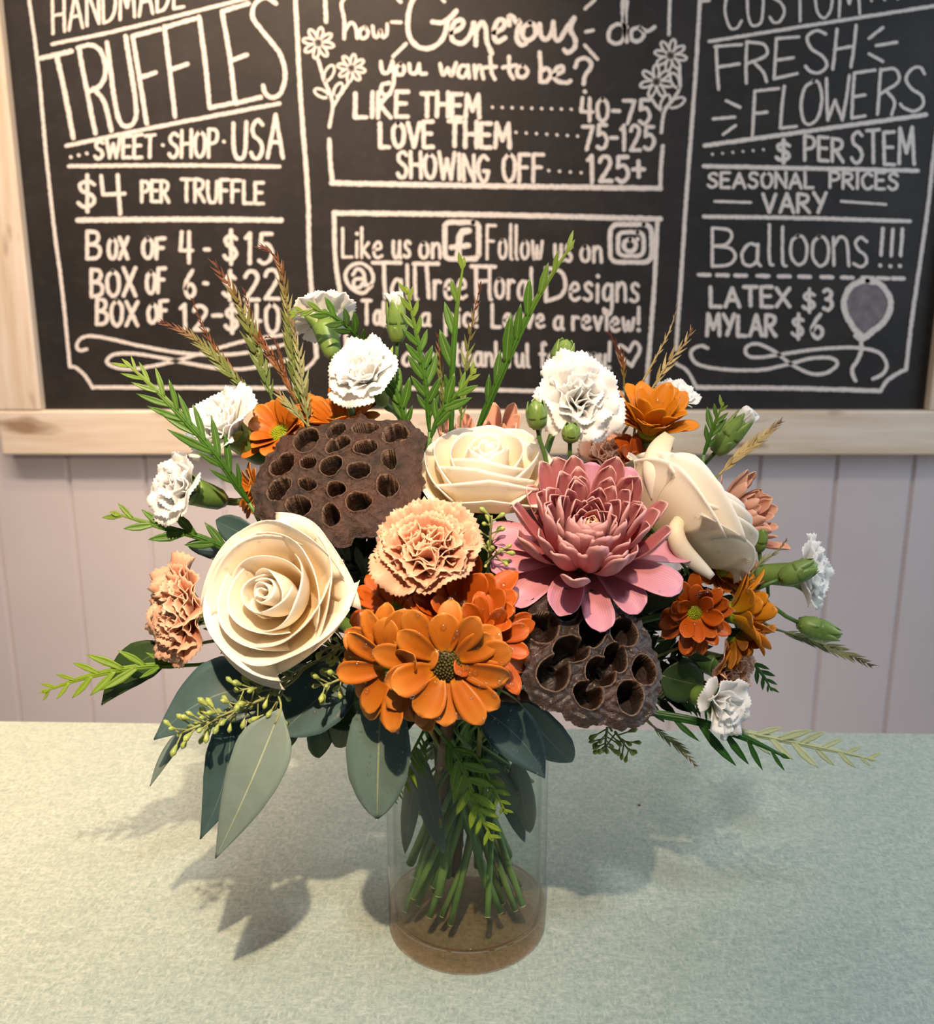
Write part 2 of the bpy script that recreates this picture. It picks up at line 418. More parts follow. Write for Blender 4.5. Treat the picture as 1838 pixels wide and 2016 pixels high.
COUNTER = counter_mat()
def glass_mat(name, tint, ior):
    m, nt, b = nm(name)
    b.inputs['Base Color'].default_value = c4(tint); b.inputs['Roughness'].default_value = 0.0
    b.inputs['Transmission Weight'].default_value = 1.0; b.inputs['IOR'].default_value = ior
    return m
def thin_glass(name, tint, ior=1.45, rough=0.02):
    """clear thin wall: Fresnel reflection over straight transparency"""
    m, nt, b = nm(name); nt.nodes.remove(b); out = nt.nodes['Material Output']
    fr = NODE(nt, 'ShaderNodeFresnel')
    ge = NODE(nt, 'ShaderNodeNewGeometry'); nt.links.new(mapr(nt, ge.outputs['Backfacing'], 0, 1, ior, 1 / ior), fr.inputs['IOR'])
    t = NODE(nt, 'ShaderNodeBsdfTransparent'); t.inputs['Color'].default_value = c4(tint)
    g = NODE(nt, 'ShaderNodeBsdfGlossy'); g.inputs['Roughness'].default_value = rough
    mx = NODE(nt, 'ShaderNodeMixShader')
    nt.links.new(fr.outputs[0], mx.inputs[0]); nt.links.new(t.outputs[0], mx.inputs[1]); nt.links.new(g.outputs[0], mx.inputs[2])
    nt.links.new(mx.outputs[0], out.inputs['Surface'])
    return m
GLASS = thin_glass('clear_glass', (0.965, 0.975, 0.965), 1.28)
GLASSB = thin_glass('reflection_tinted_base', (0.84, 0.74, 0.66), 1.3)  # bronze reflections in the base are put into the glass colour as a tint
WATER = thin_glass('clear_water', (0.955, 0.965, 0.945), 1.04)
DROP = thin_glass('water_drop', (1.0, 1.0, 1.0), 1.9, 0.13)
CARC = plain('white_cabinet', srgb(220, 220, 216), 0.5)
FLOOR = plain('floor_tile', srgb(150, 140, 130), 0.5, scale=8)
# ------------------------------------------------------------------ setting
YW, YF, YB = 1.370, 1.330, 1.352          # wall face, frame front, board face
FLOORZ = -0.92
mb = MB(); box(mb, (-2.6, -1.8, FLOORZ - 0.05), (2.6, YW + 0.12, FLOORZ))
o = mb.build('floor', FLOOR, smooth=False); o['kind'] = 'structure'
# plank wall with V grooves
mb = MB(); pitch = 0.159; x0 = -2.544 + 0.128
prof = []
x = x0
while x < 2.6:
    prof += [(x - 0.006, 0.0), (x - 0.0015, 0.006), (x + 0.0015, 0.006), (x + 0.006, 0.0)]
    x += pitch
prof = [(-2.6, 0.0)] + prof + [(2.6, 0.0)]
V = []
for z in (FLOORZ, 1.75):
    V += [(px_, YW + d, z) for px_, d in prof]
n = len(prof)
V += [(-2.6, YW + 0.1, FLOORZ), (2.6, YW + 0.1, FLOORZ), (2.6, YW + 0.1, 1.75), (-2.6, YW + 0.1, 1.75)]
fs = [(i, i + 1, n + i + 1, n + i) for i in range(n - 1)]
fs += [(2 * n, 2 * n + 3, 2 * n + 2, 2 * n + 1), (0, n, 2 * n + 3, 2 * n), (n - 1, 2 * n + 1, 2 * n + 2, 2 * n - 1)]
mb.add(V, fs); o = mb.build('wall_back', WALL, smooth=False); o['kind'] = 'structure'

# counter: slab on a cabinet, turned a touch clockwise
ct = empty('counter', Matrix.Translation((0, 0.0, FLOORZ)) @ Matrix.Rotation(R(-1.7), 4, 'Z'))
tag(ct, 'pale teal speckled laminate counter under the vase of flowers', 'counter')
mb = MB()
BK, FR = 0.282, -0.30
pr = [(FR, 0), (FR - 0.008, -0.005), (FR - 0.012, -0.019), (FR - 0.008, -0.033), (FR, -0.038), (BK, -0.038), (BK, -0.003), (BK - 0.003, 0.0)]
V = [(xx, y, z - FLOORZ) for xx in (-1.3, 1.3) for y, z in pr]
m_ = len(pr)
mb.add(V, [(i, (i + 1) % m_, m_ + (i + 1) % m_, m_ + i) for i in range(m_)] + [tuple(range(m_))[::-1], tuple(range(m_, 2 * m_))])
mb.build('countertop', COUNTER, ct, smooth=False)
mb = MB(); box(mb, (-1.27, FR + 0.03, 0.08), (1.27, BK - 0.02, -FLOORZ - 0.038)); mb.build('cabinet', CARC, ct, smooth=False)
mb = MB(); box(mb, (-1.24, FR + 0.08, 0), (1.24, BK - 0.04, 0.08)); mb.build('plinth', CARC, ct, smooth=False)

# ------------------------------------------------------------------ chalkboard
def bp(px, py, Y=YB): return at(px, py, Y)
il = bp(80, 806, YF); ir = bp(1828, 812, YF); ol = bp(4, 896, YF)
xi0, xi1, zi0 = il[0], ir[0], (il[2] + ir[2]) / 2
xo0, zo0 = ol[0], ol[2]; fw = xi0 - xo0; fh = zi0 - zo0
xo1 = xi1 + fw; zi1 = zi0 + 1.10; zo1 = zi1 + fw
cb = empty('chalkboard', Matrix.Translation(((xo0 + xo1) / 2, YW, zo0)))
tag(cb, 'large black chalkboard menu in a whitewashed wooden frame on the plank wall', 'chalkboard')
IC = Matrix.Translation(((xo0 + xo1) / 2, YW, zo0)).inverted()
def bevel(o, w=0.002):
    m = o.modifiers.new('bevel', 'BEVEL'); m.width = w; m.segments = 2
mb = MB(); box(mb, (xi0 - 0.01, YB, zi0 - 0.01), (xi1 + 0.01, YW - 0.001, zi1 + 0.01)); mb.build('board_panel', BOARD, cb, False, IC)
for nm_, lo, hi, mt in (('frame_rail', (xo0, YF, zo0), (xo1, YW - 0.0005, zi0), WOODH), ('frame_rail', (xo0, YF, zi1), (xo1, YW - 0.0005, zo1), WOODH),
                        ('frame_stile', (xo0, YF + 0.0004, zi0), (xi0, YW - 0.0005, zi1), WOODV), ('frame_stile', (xi1, YF + 0.0004, zi0), (xo1, YW - 0.0005, zi1), WOODV)):
    mb = MB(); box(mb, lo, hi); bevel(mb.build(nm_, mt, cb, False, IC), 0.004)

rc = random.Random(5)
NS = [0]
class Chalk:
    def __init__(s): s.mb = MB()
    def stroke(s, pts, w, smooth=True, jit=0.16):
        pts = [tuple(p) for p in pts]
        if len(pts) == 1: pts = [pts[0], (pts[0][0] + 0.6, pts[0][1] + 0.6)]
        if not smooth and len(pts) > 2:
            for a, b in zip(pts[:-1], pts[1:]): s.stroke([a, b], w, True, jit)
            return s
        L = sum(math.dist(a, b) for a, b in zip(pts[:-1], pts[1:]))
        n = max(3, int(L / 4.0) + 1)
        C = cr(np.array([(p[0], p[1], 0) for p in pts]), n)[:, :2]
        T = norm(np.gradient(C, axis=0)); N = np.stack([-T[:, 1], T[:, 0]], 1)
        w = w * .86
        h = w / 2 * (1 + np.array([rc.uniform(-jit, jit) for _ in range(n)]))
        h2 = w / 2 * (1 + np.array([rc.uniform(-jit, jit) for _ in range(n)]))
        ds = np.maximum(np.linalg.norm(np.gradient(C, axis=0), axis=1), 1e-6); dT = np.gradient(T, axis=0); kap = (dT * N).sum(1) / ds
        lim = .92 / np.maximum(np.abs(kap), 1e-6)          # keep the inner edge of tight bends from folding over
        h = np.where(kap > 0, np.minimum(h, lim), h); h2 = np.where(kap < 0, np.minimum(h2, lim), h2)
        Lf = C + N * h[:, None]; Rg = C - N * h2[:, None]
        cap0 = [C[0] + w / 2 * (-T[0] * math.sin(t) + N[0] * math.cos(t)) for t in (2.36, 1.57, 0.79)]
        cap1 = [C[-1] + w / 2 * (T[-1] * math.sin(t) + N[-1] * math.cos(t)) for t in (0.79, 1.57, 2.36)]
        NS[0] += 1
        y = YB - 0.0006 - 0.0000012 * NS[0]
        P = list(Lf) + list(Rg) + cap0 + cap1
        V = np.array([at(p[0], p[1], YB) for p in P]); V[:, 1] = y
        f = [(i, i + 1, n + i + 1, n + i) for i in range(n - 1)]
        f.append((0, n, 2 * n, 2 * n + 1, 2 * n + 2)); f.append((2 * n - 1, n - 1, 2 * n + 3, 2 * n + 4, 2 * n + 5))
        # outline wall back to the board gives the chalk line its thickness
        m = len(P); ring = list(range(n)) + [2 * n + 3, 2 * n + 4, 2 * n + 5] + [2 * n - 1 - i for i in range(n)] + [2 * n, 2 * n + 1, 2 * n + 2]
        Vb = V.copy(); Vb[:, 1] = YB - 0.00005
        f += [(ring[i], m + ring[i], m + ring[(i + 1) % len(ring)], ring[(i + 1) % len(ring)]) for i in range(len(ring))]
        s.mb.add(np.vstack([V, Vb]), f)
        return s
    def done(s, name='chalk_lettering', mat=None):
        return s.mb.build(name, mat or CHALK, cb, False, IC)

# single-stroke hand lettering: '~' smooth, otherwise straight; cap height 1, x height .55
G = {}
def g(ch, w, *st): G[ch] = (w, [(t.startswith('~'), [tuple(float(c) for c in p.split(',')) for p in t.lstrip('~').split()]) for t in st])
g('A', .62, '0,0 .31,1 .62,0', '.13,.36 .5,.36'); g('B', .52, '0,0 0,1', '~0,1 .36,.95 .44,.76 .3,.57 0,.53', '~0,.53 .4,.47 .52,.26 .38,.05 0,0')
g('C', .52, '~.52,.84 .3,1 .06,.75 .02,.4 .18,.04 .4,.02 .54,.18'); g('D', .55, '0,0 0,1', '~0,1 .35,.92 .55,.6 .5,.25 .3,.04 0,0')
g('E', .46, '0,0 0,1', '0,1 .46,1', '0,.53 .38,.53', '0,0 .46,0'); g('F', .46, '0,0 0,1', '0,1 .46,1', '0,.53 .36,.53')
g('G', .56, '~.52,.86 .3,1 .06,.75 .02,.36 .2,.02 .42,.05 .54,.38', '.3,.4 .54,.4'); g('H', .52, '0,0 0,1', '.52,0 .52,1', '0,.5 .52,.5')
g('I', .06, '.03,0 .03,1'); g('K', .5, '0,0 0,1', '.46,1 .02,.48', '.05,.52 .5,0'); g('L', .44, '0,1 0,0', '0,0 .44,0')
g('M', .66, '0,0 .06,1', '.06,1 .33,.3', '.33,.3 .6,1', '.6,1 .66,0'); g('N', .54, '0,0 0,1 .54,0 .54,1')
g('O', .56, '~.28,1 .06,.8 .01,.5 .08,.16 .28,0 .48,.16 .55,.5 .5,.82 .26,1'); g('P', .48, '0,0 0,1', '~0,1 .38,.95 .48,.75 .36,.53 0,.46')
g('R', .52, '0,0 0,1', '~0,1 .38,.95 .47,.76 .34,.55 0,.48', '.16,.49 .52,0'); g('S', .48, '~.46,.87 .28,1 .06,.85 .1,.62 .36,.46 .46,.25 .32,.03 .12,.02 0,.16')
g('T', .56, '.28,0 .28,1', '0,1 .56,1'); g('U', .52, '~0,1 .02,.35 .12,.05 .28,0 .44,.08 .5,.4 .52,1'); g('V', .58, '0,1 .29,0 .58,1')
g('W', .8, '0,1 .2,0 .4,.75 .6,0 .8,1'); g('X', .56, '0,0 .56,1', '0,1 .56,0'); g('Y', .56, '0,1 .28,.48', '.56,1 .2,0')
g('0', .5, '~.25,1 .05,.8 .01,.5 .07,.16 .25,0 .43,.16 .49,.5 .44,.82 .24,1'); g('1', .26, '0,.84 .15,1 .15,0'); g('2', .48, '~.02,.78 .12,.97 .32,.98 .44,.78 .34,.5 .02,0', '.02,0 .48,0')
g('3', .46, '~.04,.9 .24,1 .42,.84 .34,.6 .16,.54', '~.16,.54 .4,.48 .46,.24 .28,.02 .02,.1'); g('4', .54, '.08,1 .02,.4 .54,.4', '.4,1 .4,0')
g('5', .48, '.46,1 .1,1 .06,.58', '~.06,.58 .3,.66 .48,.42 .4,.12 .2,0 .02,.1'); g('6', .46, '~.36,1 .1,.6 .04,.25 .22,0 .42,.14 .42,.38 .24,.5 .06,.32'); g('7', .5, '0,1 .5,1 .18,0')
g('$', .5, '~.46,.8 .28,.92 .06,.8 .1,.6 .36,.46 .46,.25 .32,.06 .12,.06 0,.18', '.26,1.12 .26,-.12'); g('+', .44, '0,.48 .44,.48', '.22,.18 .22,.8'); g('-', .3, '0,.46 .3,.46')
g('.', .1, '.05,.05'); g('!', .08, '.05,1 .03,.3', '.03,.03'); g('*', .1, '.05,.45'); g(' ', .3)
x = .55
g('a', .42, '~.38,.5 .2,.56 .03,.35 .05,.08 .2,0 .36,.14 .38,.5', '~.38,.55 .37,.12 .44,0'); g('e', .4, '~.04,.28 .34,.34 .32,.5 .18,.56 .03,.38 .04,.1 .2,0 .4,.08')
g('f', .34, '~.34,.92 .2,1 .14,.8 .14,0', '0,.52 .3,.52'); g('g', .4, '~.36,.48 .18,.56 .03,.36 .06,.1 .22,.06 .36,.2 .38,.5', '~.38,.54 .38,-.2 .26,-.42 .08,-.36 .06,-.22')
g('h', .38, '0,0 0,1', '~0,.36 .16,.55 .32,.46 .36,0'); g('i', .06, '.03,0 .03,.52', '.03,.78'); g('k', .36, '0,0 0,1', '.32,.5 .02,.22', '.06,.24 .36,0'); g('l', .1, '~.02,1 .02,.1 .1,0')
g('n', .38, '0,0 0,.54', '~0,.36 .16,.55 .32,.46 .36,0'); g('o', .42, '~.2,.56 .04,.44 .02,.16 .18,0 .36,.1 .4,.36 .3,.54 .16,.55'); g('p', .4, '0,-.4 0,.54', '~0,.42 .18,.56 .38,.4 .36,.12 .18,0 0,.1')
g('r', .28, '0,0 0,.54', '~0,.34 .12,.54 .28,.5'); g('s', .34, '~.32,.48 .18,.56 .05,.46 .12,.32 .28,.22 .3,.08 .16,0 0,.06'); g('t', .32, '~.14,.9 .14,.1 .24,0', '0,.6 .3,.6')
g('u', .4, '~0,.54 .02,.12 .16,0 .3,.1 .36,.52', '~.36,.54 .36,.1 .42,0'); g('v', .38, '0,.54 .17,0 .36,.54'); g('w', .54, '~0,.54 .06,.06 .16,0 .26,.4', '~.26,.4 .32,.04 .42,.02 .54,.54'); g('y', .4, '~0,.54 .04,.2 .18,.12 .36,.28', '~.37,.54 .34,-.1 .22,-.42 .06,-.34')
g('c', .36, '~.34,.46 .2,.56 .04,.4 .04,.12 .18,0 .36,.08')
def text(s, x0, y0, x1, y1, h, w=9, h1=None, gap=.2, ck=None):
    """letters along the baseline x0,y0 -> x1,y1; cap height h (to h1), stroke w, all in photo pixels"""
    c = ck or Chalk(); h1 = h1 or h
    dl = math.hypot(x1 - x0, y1 - y0); q_ = min(.45, w * .5 / dl); x0, x1, y0, y1 = x0 + (x1 - x0) * q_, x1 - (x1 - x0) * q_, y0 + (y1 - y0) * q_, y1 - (y1 - y0) * q_
    tot = sum(G[ch][0] + gap for ch in s) - gap
    t = 0
    lean = rc.uniform(-.02, .02)
    for ch in s:
        wd, st = G[ch]
        wob = rc.uniform(-.03, .03); sc = rc.uniform(.95, 1.05)
        for smooth, pts in st:
            out = []
            for (gx, gy) in pts:
                k = (t + gx) / tot
                hh = (h + (h1 - h) * k)
                out.append((x0 + (x1 - x0) * k + lean * gy * hh, y0 + (y1 - y0) * k - hh * (gy * sc + wob)))
            c.stroke(out, w * (1 if len(out) > 1 else 1.25), smooth)
        t += wd + gap
    return c if ck else c.done()
def tf(ox, oy, k): return lambda *p: [(ox + a * k, oy + b * k) for a, b in p]
A_ = tf(0, 0, .3482); B_ = tf(0, 400, .3482); C_ = tf(580, 0, .4135); D_ = tf(620, 390, .3917); E_ = tf(1280, 0, .3036); F_ = tf(1280, 400, .3036)
def T(f, s, p0, p1, h, w=9, h1=None, **k):
    (a, b), (c, d) = f(p0, p1); s_ = f((0, 0), (0, 1)); q = s_[1][1] - s_[0][1]
    return text(s, a, b, c, d, h * q, w, h1 * q if h1 else None, **k)
def lines(*sts, w=9, name='chalk_lettering'):
    c = Chalk()
    for st in sts: c.stroke(st, w)
    return c.done(name)
RUL = 'chalk_rule'; BOR = 'chalk_border'
# left panel
c = Chalk(); c.stroke(A_((150, -60), (165, 0), (215, 370), (260, 860), (310, 1320)) + B_((345, 430), (380, 760), (395, 925)), 8)
c.stroke(B_((395, 925), (430, 930), (480, 975), (525, 1045)), 8); c.stroke(B_((525, 1040), (1000, 1043), (1640, 1045)), 9)
c.stroke(A_((1665, -60), (1670, 0), (1700, 560), (1740, 1100)) + B_((1750, 330), (1790, 870)), 10); c.stroke(B_((1790, 870), (1745, 925), (1690, 960), (1650, 1045)), 8); c.done(BOR)
T(A_, 'HANDMADE', (290, 188), (1050, 38), 205, 7)
lines(A_((295, 250), (700, 165), (1400, -10)), w=8, name=RUL)
c = Chalk()
for st in (((230, 330), (405, 290)), ((320, 310), (370, 540), (415, 780))): c.stroke(A_(*st), 11)
for st in (((445, 270), (495, 530), (540, 755)), ((440, 270), (520, 255), (575, 300), (597, 400), (570, 480), (500, 520)), ((530, 500), (590, 580), (630, 740)),
           ((605, 240), (650, 580), (680, 690), (722, 715), (765, 675), (765, 560), (710, 205)), ((750, 205), (790, 450), (830, 700)), ((750, 205), (905, 165)), ((805, 435), (880, 410)),
           ((930, 150), (960, 400), (990, 660)), ((930, 155), (1105, 105)), ((965, 395), (1060, 362)), ((1125, 95), (1160, 350), (1185, 610)), ((1185, 610), (1310, 585)),
           ((1255, 65), (1300, 330), (1330, 585)), ((1255, 65), (1405, 20)), ((1315, 340), (1395, 310)), ((1330, 585), (1475, 550)),
           ((1560, 20), (1500, -15), (1440, 25), (1430, 100), (1490, 185), (1580, 300), (1612, 420), (1590, 520), (1540, 553), (1500, 530), (1488, 485))): c.stroke(A_(*st), 10)
c.done()
lines(A_((375, 825), (900, 715), (1580, 585)), w=9, name=RUL)
c = Chalk(); [c.stroke(A_(p), 8) for p in ((400, 887), (445, 877), (490, 867), (920, 820), (1265, 800))]
text('SWEET', *A_((525, 898))[0], *A_((885, 888))[0], 34, 8, 46, ck=c); text('SHOP', *A_((945, 890))[0], *A_((1240, 885))[0], 50, 8, 56, ck=c); text('USA', *A_((1305, 893))[0], *A_((1612, 900))[0], 72, 9, 84, ck=c); c.done()
lines(A_((390, 940), (1000, 935), (1580, 942)), w=9, name=RUL)
c = Chalk(); T(A_, '$', (430, 1175), (555, 1175), 165, 9, ck=c); c.stroke(A_((572, 995), (583, 1100), (705, 1095)), 9, False); c.stroke(A_((665, 990), (680, 1210)), 9); c.done()
T(A_, 'PER', (790, 1138), (965, 1142), 118, 8); T(A_, 'TRUFFLE', (1015, 1140), (1500, 1148), 122, 8)
lines(A_((440, 1245), (1000, 1240), (1590, 1245)), w=12, name=RUL)
T(B_, 'B', (480, 318), (580, 318), 155, 9); T(B_, 'OX', (600, 312), (735, 312), 118); T(B_, 'OF', (795, 315), (945, 308), 112); T(B_, '4', (1005, 335), (1100, 335), 165); T(B_, '-', (1145, 315), (1195, 318), 120); T(B_, '$', (1255, 330), (1355, 330), 150); T(B_, '15', (1375, 337), (1550, 337), 172)
T(B_, 'BOX', (505, 525), (780, 522), 150); T(B_, 'OF', (815, 510), (945, 505), 128); T(B_, '6', (1030, 530), (1115, 530), 145); T(B_, '-', (1140, 510), (1185, 510), 120); T(B_, '$', (1250, 535), (1345, 535), 140); T(B_, '22', (1370, 540), (1590, 545), 165)
T(B_, 'BOX', (535, 688), (790, 692), 138); T(B_, 'OF', (825, 682), (960, 665), 112); T(B_, '12', (1010, 710), (1185, 715), 140); T(B_, '-', (1190, 690), (1265, 690), 125); T(B_, '$', (1262, 715), (1360, 720), 135); T(B_, '40', (1380, 730), (1590, 735), 160)
c = Chalk(); c.stroke(B_((490, 825), (450, 833), (435, 800), (470, 758), (560, 755), (800, 808), (1050, 850), (1300, 855), (1500, 825), (1640, 790)), 8)
c.stroke(B_((1640, 740), (1400, 775), (1200, 830), (1000, 890), (800, 932), (680, 935), (605, 900), (640, 857), (750, 850), (900, 872), (1100, 912), (1300, 940), (1500, 920), (1640, 880)), 8); c.done('chalk_flourish')
# centre panel
c = Chalk(); c.stroke(C_((143, -40), (150, 105)), 9); c.stroke(C_((165, 665), (170, 780), (182, 875)), 10); c.stroke(C_((175, 872), (900, 885), (1740, 897)), 12); c.stroke(C_((1740, 897), (1742, 800), (1752, 695)), 9); c.stroke(C_((1786, -40), (1780, 165)), 8); c.done(BOR)
def petals(c, x, y, r, n=8, w=6):
    for k in range(n):
        a = 2 * math.pi * k / n + .2; p = []
        for q in range(9):
            u = 2 * math.pi * q / 8
            rr = r * (.58 - .4 * math.cos(u)); ta = r * .17 * math.sin(u)
            p.append((x + rr * math.cos(a) - ta * math.sin(a), y + rr * math.sin(a) + ta * math.cos(a)))
        c.stroke(p, w)
def leafd(c, p, ang, L, w=6):
    ca, sa = math.cos(ang), math.sin(ang); q = []
    for t in range(11):
        u = 2 * math.pi * t / 10; lx = L * (.5 - .5 * math.cos(u)); ly = L * .24 * math.sin(u)
        q.append((p[0] + lx * ca - ly * sa, p[1] + lx * sa + ly * ca))
    c.stroke(q, w)
c = Chalk(); (x1, y1), (x2, y2) = C_((112, 205), (270, 325)); petals(c, x1, y1, 32); petals(c, x2, y2, 29)
c.stroke(C_((112, 285), (140, 380), (180, 490), (165, 605)), 8); c.stroke(C_((252, 400), (215, 455), (185, 505)), 7); leafd(c, C_((145, 385))[0], -1.1, 34); leafd(c, C_((160, 460))[0], -2.7, 30); leafd(c, C_((190, 460))[0], -1.1, 30); c.done('chalk_flower_drawing')
c = Chalk(); (x1, y1), (x2, y2) = E_((130, 360), (38, 530)); petals(c, x1, y1, 33); petals(c, x2, y2, 34, 7)
c.stroke(E_((185, 440), (190, 560), (150, 640), (90, 720), (70, 860)), 8); c.stroke(E_((0, 630), (40, 690), (85, 730)), 7); leafd(c, E_((180, 570))[0], -2.0, 32); leafd(c, E_((120, 690))[0], -.45, 34); leafd(c, E_((75, 720))[0], -1.2, 34); c.done('chalk_flower_drawing')
def script(f, w, *sts):
    c = Chalk()
    for s_ in sts: c.stroke(f(*s_), w)
    return c.done()
def rays(f, w, *sts):
    for s_ in sts: Chalk().stroke(f(*s_), w).done('chalk_ray')
script(C_, 8, ((250, -20), (222, 20), (235, 90), (236, 185)), ((236, 150), (268, 108), (290, 130), (298, 182)), ((335, 130), (310, 145), (312, 178), (335, 182), (350, 160), (340, 132)), ((370, 125), (380, 175), (400, 170), (408, 140), (418, 178), (438, 165), (440, 115)))
rays(C_, 8, ((462, 105), (505, 107)), ((468, 270), (530, 208)), ((490, -5), (505, 10)), ((700, -5), (712, 8)), ((1385, 152), (1420, 145)), ((1380, 215), (1440, 282)), ((1382, 42), (1428, 0)))
script(C_, 11, ((620, -40), (565, -5), (540, 80), (545, 170), (590, 225), (650, 228), (700, 190), (722, 130), (728, 95)), ((655, 105), (700, 108), (740, 85), (768, 52)), ((742, 160), (795, 130), (800, 100), (768, 100), (745, 145), (755, 195), (800, 205), (835, 165), (855, 110)),
       ((850, 110), (862, 160), (862, 215)), ((862, 150), (890, 108), (908, 130), (915, 200), (938, 255)), ((948, 158), (992, 132), (996, 100), (968, 98), (948, 150), (960, 198), (1002, 180)), ((1022, 120), (1018, 78), (1040, 84), (1050, 108), (1072, 100), (1056, 180), (1080, 215), (1100, 205)),
       ((1120, 110), (1090, 130), (1085, 175), (1112, 192), (1145, 165), (1140, 120), (1118, 108)), ((1165, 115), (1172, 170), (1195, 188), (1222, 160), (1230, 105)), ((1230, 105), (1238, 180), (1260, 190), (1290, 140), (1330, 85)), ((1330, 85), (1312, 140), (1335, 190), (1330, 230), (1300, 252), (1282, 238)))
script(C_, 9, ((1580, 130), (1540, 115), (1500, 140), (1495, 190), (1530, 208), (1565, 180), (1575, 60), (1580, 5), (1560, 10), (1566, 120), (1580, 200)), ((1640, 130), (1605, 145), (1605, 190), (1640, 195), (1662, 165), (1640, 132), (1680, 150), (1712, 128)))
script(C_, 9, ((410, 295), (418, 342), (445, 345), (465, 295)), ((465, 290), (472, 380), (450, 450), (415, 445), (415, 405), (450, 395)), ((505, 305), (482, 325), (490, 355), (515, 352), (522, 320), (502, 305)), ((545, 305), (552, 348), (580, 345), (592, 305)), ((592, 305), (598, 350), (625, 350)),
       ((692, 305), (705, 358), (728, 325)), ((728, 325), (745, 360), (768, 300)), ((822, 315), (790, 315), (778, 355), (805, 368), (825, 330)), ((825, 312), (830, 370)), ((855, 312), (860, 372)), ((860, 345), (882, 312), (898, 375)), ((930, 270), (936, 340), (952, 378)), ((905, 322), (958, 318)),
       ((1020, 270), (1022, 340), (1040, 375)), ((990, 322), (1055, 312)), ((1085, 310), (1058, 330), (1065, 365), (1095, 365), (1108, 335), (1085, 310)))
script(C_, 10, ((1165, 250), (1170, 320), (1168, 388)), ((1168, 345), (1200, 325), (1218, 355), (1200, 388), (1168, 388)), ((1232, 360), (1278, 340), (1268, 315), (1238, 335), (1240, 380), (1290, 395), (1312, 385)), ((1335, 320), (1350, 285), (1392, 280), (1410, 315), (1382, 360), (1375, 400)), ((1380, 436),))
def dots(f, p0, p1, n, w=7):
    a, b = f(p0, p1)
    for k in range(n):
        t = k / (n - 1); Chalk().stroke([(a[0] + (b[0] - a[0]) * t, a[1] + (b[1] - a[1]) * t)], w).done('chalk_dot')
T(C_, 'LIKE', (275, 560), (550, 558), 118, 10); T(C_, 'THEM', (590, 555), (890, 560), 112, 10); dots(C_, (940, 510), (1315, 520), 9); T(C_, '40-75', (1350, 575), (1700, 590), 108, 9)
T(C_, 'LOVE', (395, 700), (670, 700), 118, 10); T(C_, 'THEM', (720, 695), (1035, 705), 118, 10); dots(C_, (1052, 630), (1345, 648), 7); T(C_, '75-125', (1360, 712), (1720, 712), 112, 9)
T(C_, 'SHOWING', (480, 845), (935, 862), 122, 9); T(C_, 'OFF', (980, 865), (1192, 870), 130, 9); dots(C_, (1208, 812), (1362, 822), 4); T(C_, '125+', (1385, 865), (1675, 865), 122, 10)
c = Chalk(); c.stroke(D_((95, 75), (900, 85), (1735, 105)), 12); c.stroke(D_((95, 75), (105, 330), (150, 640), (165, 940)), 10); c.stroke(D_((1720, 105), (1700, 500), (1660, 985)), 10); c.stroke(D_((165, 950), (900, 965), (1660, 985)), 9); c.done(BOR)
T(D_, 'Like', (130, 298), (345, 300), 150, 7); T(D_, 'us', (382, 302), (488, 302), 150, 8); T(D_, 'on', (515, 302), (640, 304), 135, 8)
def rsq(c, f, x0, y0, x1, y1, r, w):
    p = []
    for cx, cy, a0 in ((x1 - r, y0 + r, -90), (x1 - r, y1 - r, 0), (x0 + r, y1 - r, 90), (x0 + r, y0 + r, 180)):
        for k in range(4): p.append((cx + r * math.cos(R(a0 + 30 * k)), cy + r * math.sin(R(a0 + 30 * k))))
    p.append(p[0]); c.stroke(f(*p), w)
c = Chalk(); rsq(c, D_, 652, 122, 822, 305, 28, 12); c.stroke(D_((772, 165), (738, 172), (724, 215), (718, 300)), 15); c.stroke(D_((685, 247), (770, 238)), 13); c.done('chalk_icon')
T(D_, 'Follow', (855, 305), (1150, 312), 165, 7); T(D_, 'us', (1195, 315), (1300, 318), 150, 8); T(D_, 'on', (1325, 315), (1450, 318), 140, 8)
c = Chalk(); rsq(c, D_, 1482, 133, 1690, 322, 40, 11); rsq(c, D_, 1522, 172, 1650, 290, 30, 10); rsq(c, D_, 1550, 208, 1612, 268, 30, 10); c.stroke(D_((1620, 205)), 9); c.done('chalk_icon')
c = Chalk(); c.stroke(D_((285, 440), (240, 478), (180, 450), (152, 395), (175, 345), (230, 328), (280, 360), (292, 415), (262, 440), (245, 400)), 8); c.stroke(D_((190, 385), (215, 355), (245, 380), (248, 440)), 8); c.stroke(D_((240, 405), (200, 410), (195, 445), (225, 448), (245, 420)), 8); c.done()
c = Chalk(); c.stroke(D_((290, 325), (430, 325)), 9); c.stroke(D_((345, 330), (352, 500)), 9); T(D_, 'all', (375, 500), (525, 505), 165, 8, ck=c); c.stroke(D_((495, 330), (620, 330)), 9); c.stroke(D_((560, 335), (572, 500)), 9); T(D_, 'ree', (590, 505), (770, 508), 165, 8, ck=c)
c.stroke(D_((785, 343), (905, 345)), 9); c.stroke(D_((808, 345), (812, 505)), 9); c.stroke(D_((812, 420), (870, 415)), 9); T(D_, 'loral', (865, 505), (1105, 508), 165, 8, ck=c)
c.stroke(D_((1160, 352), (1160, 518)), 9); c.stroke(D_((1160, 352), (1235, 370), (1258, 430), (1235, 490), (1160, 518)), 9); T(D_, 'esigns', (1270, 515), (1635, 520), 165, 8, ck=c); c.done()
T(D_, 'Take', (228, 635), (430, 640), 120, 8); T(D_, 'a', (520, 640), (585, 640), 110, 8); T(D_, 'pic!', (645, 645), (825, 648), 115, 8); T(D_, 'Leave', (880, 645), (1160, 650), 118, 8); T(D_, 'a', (1190, 658), (1255, 660), 115, 8); T(D_, 'review!', (1285, 660), (1640, 668), 118, 8)
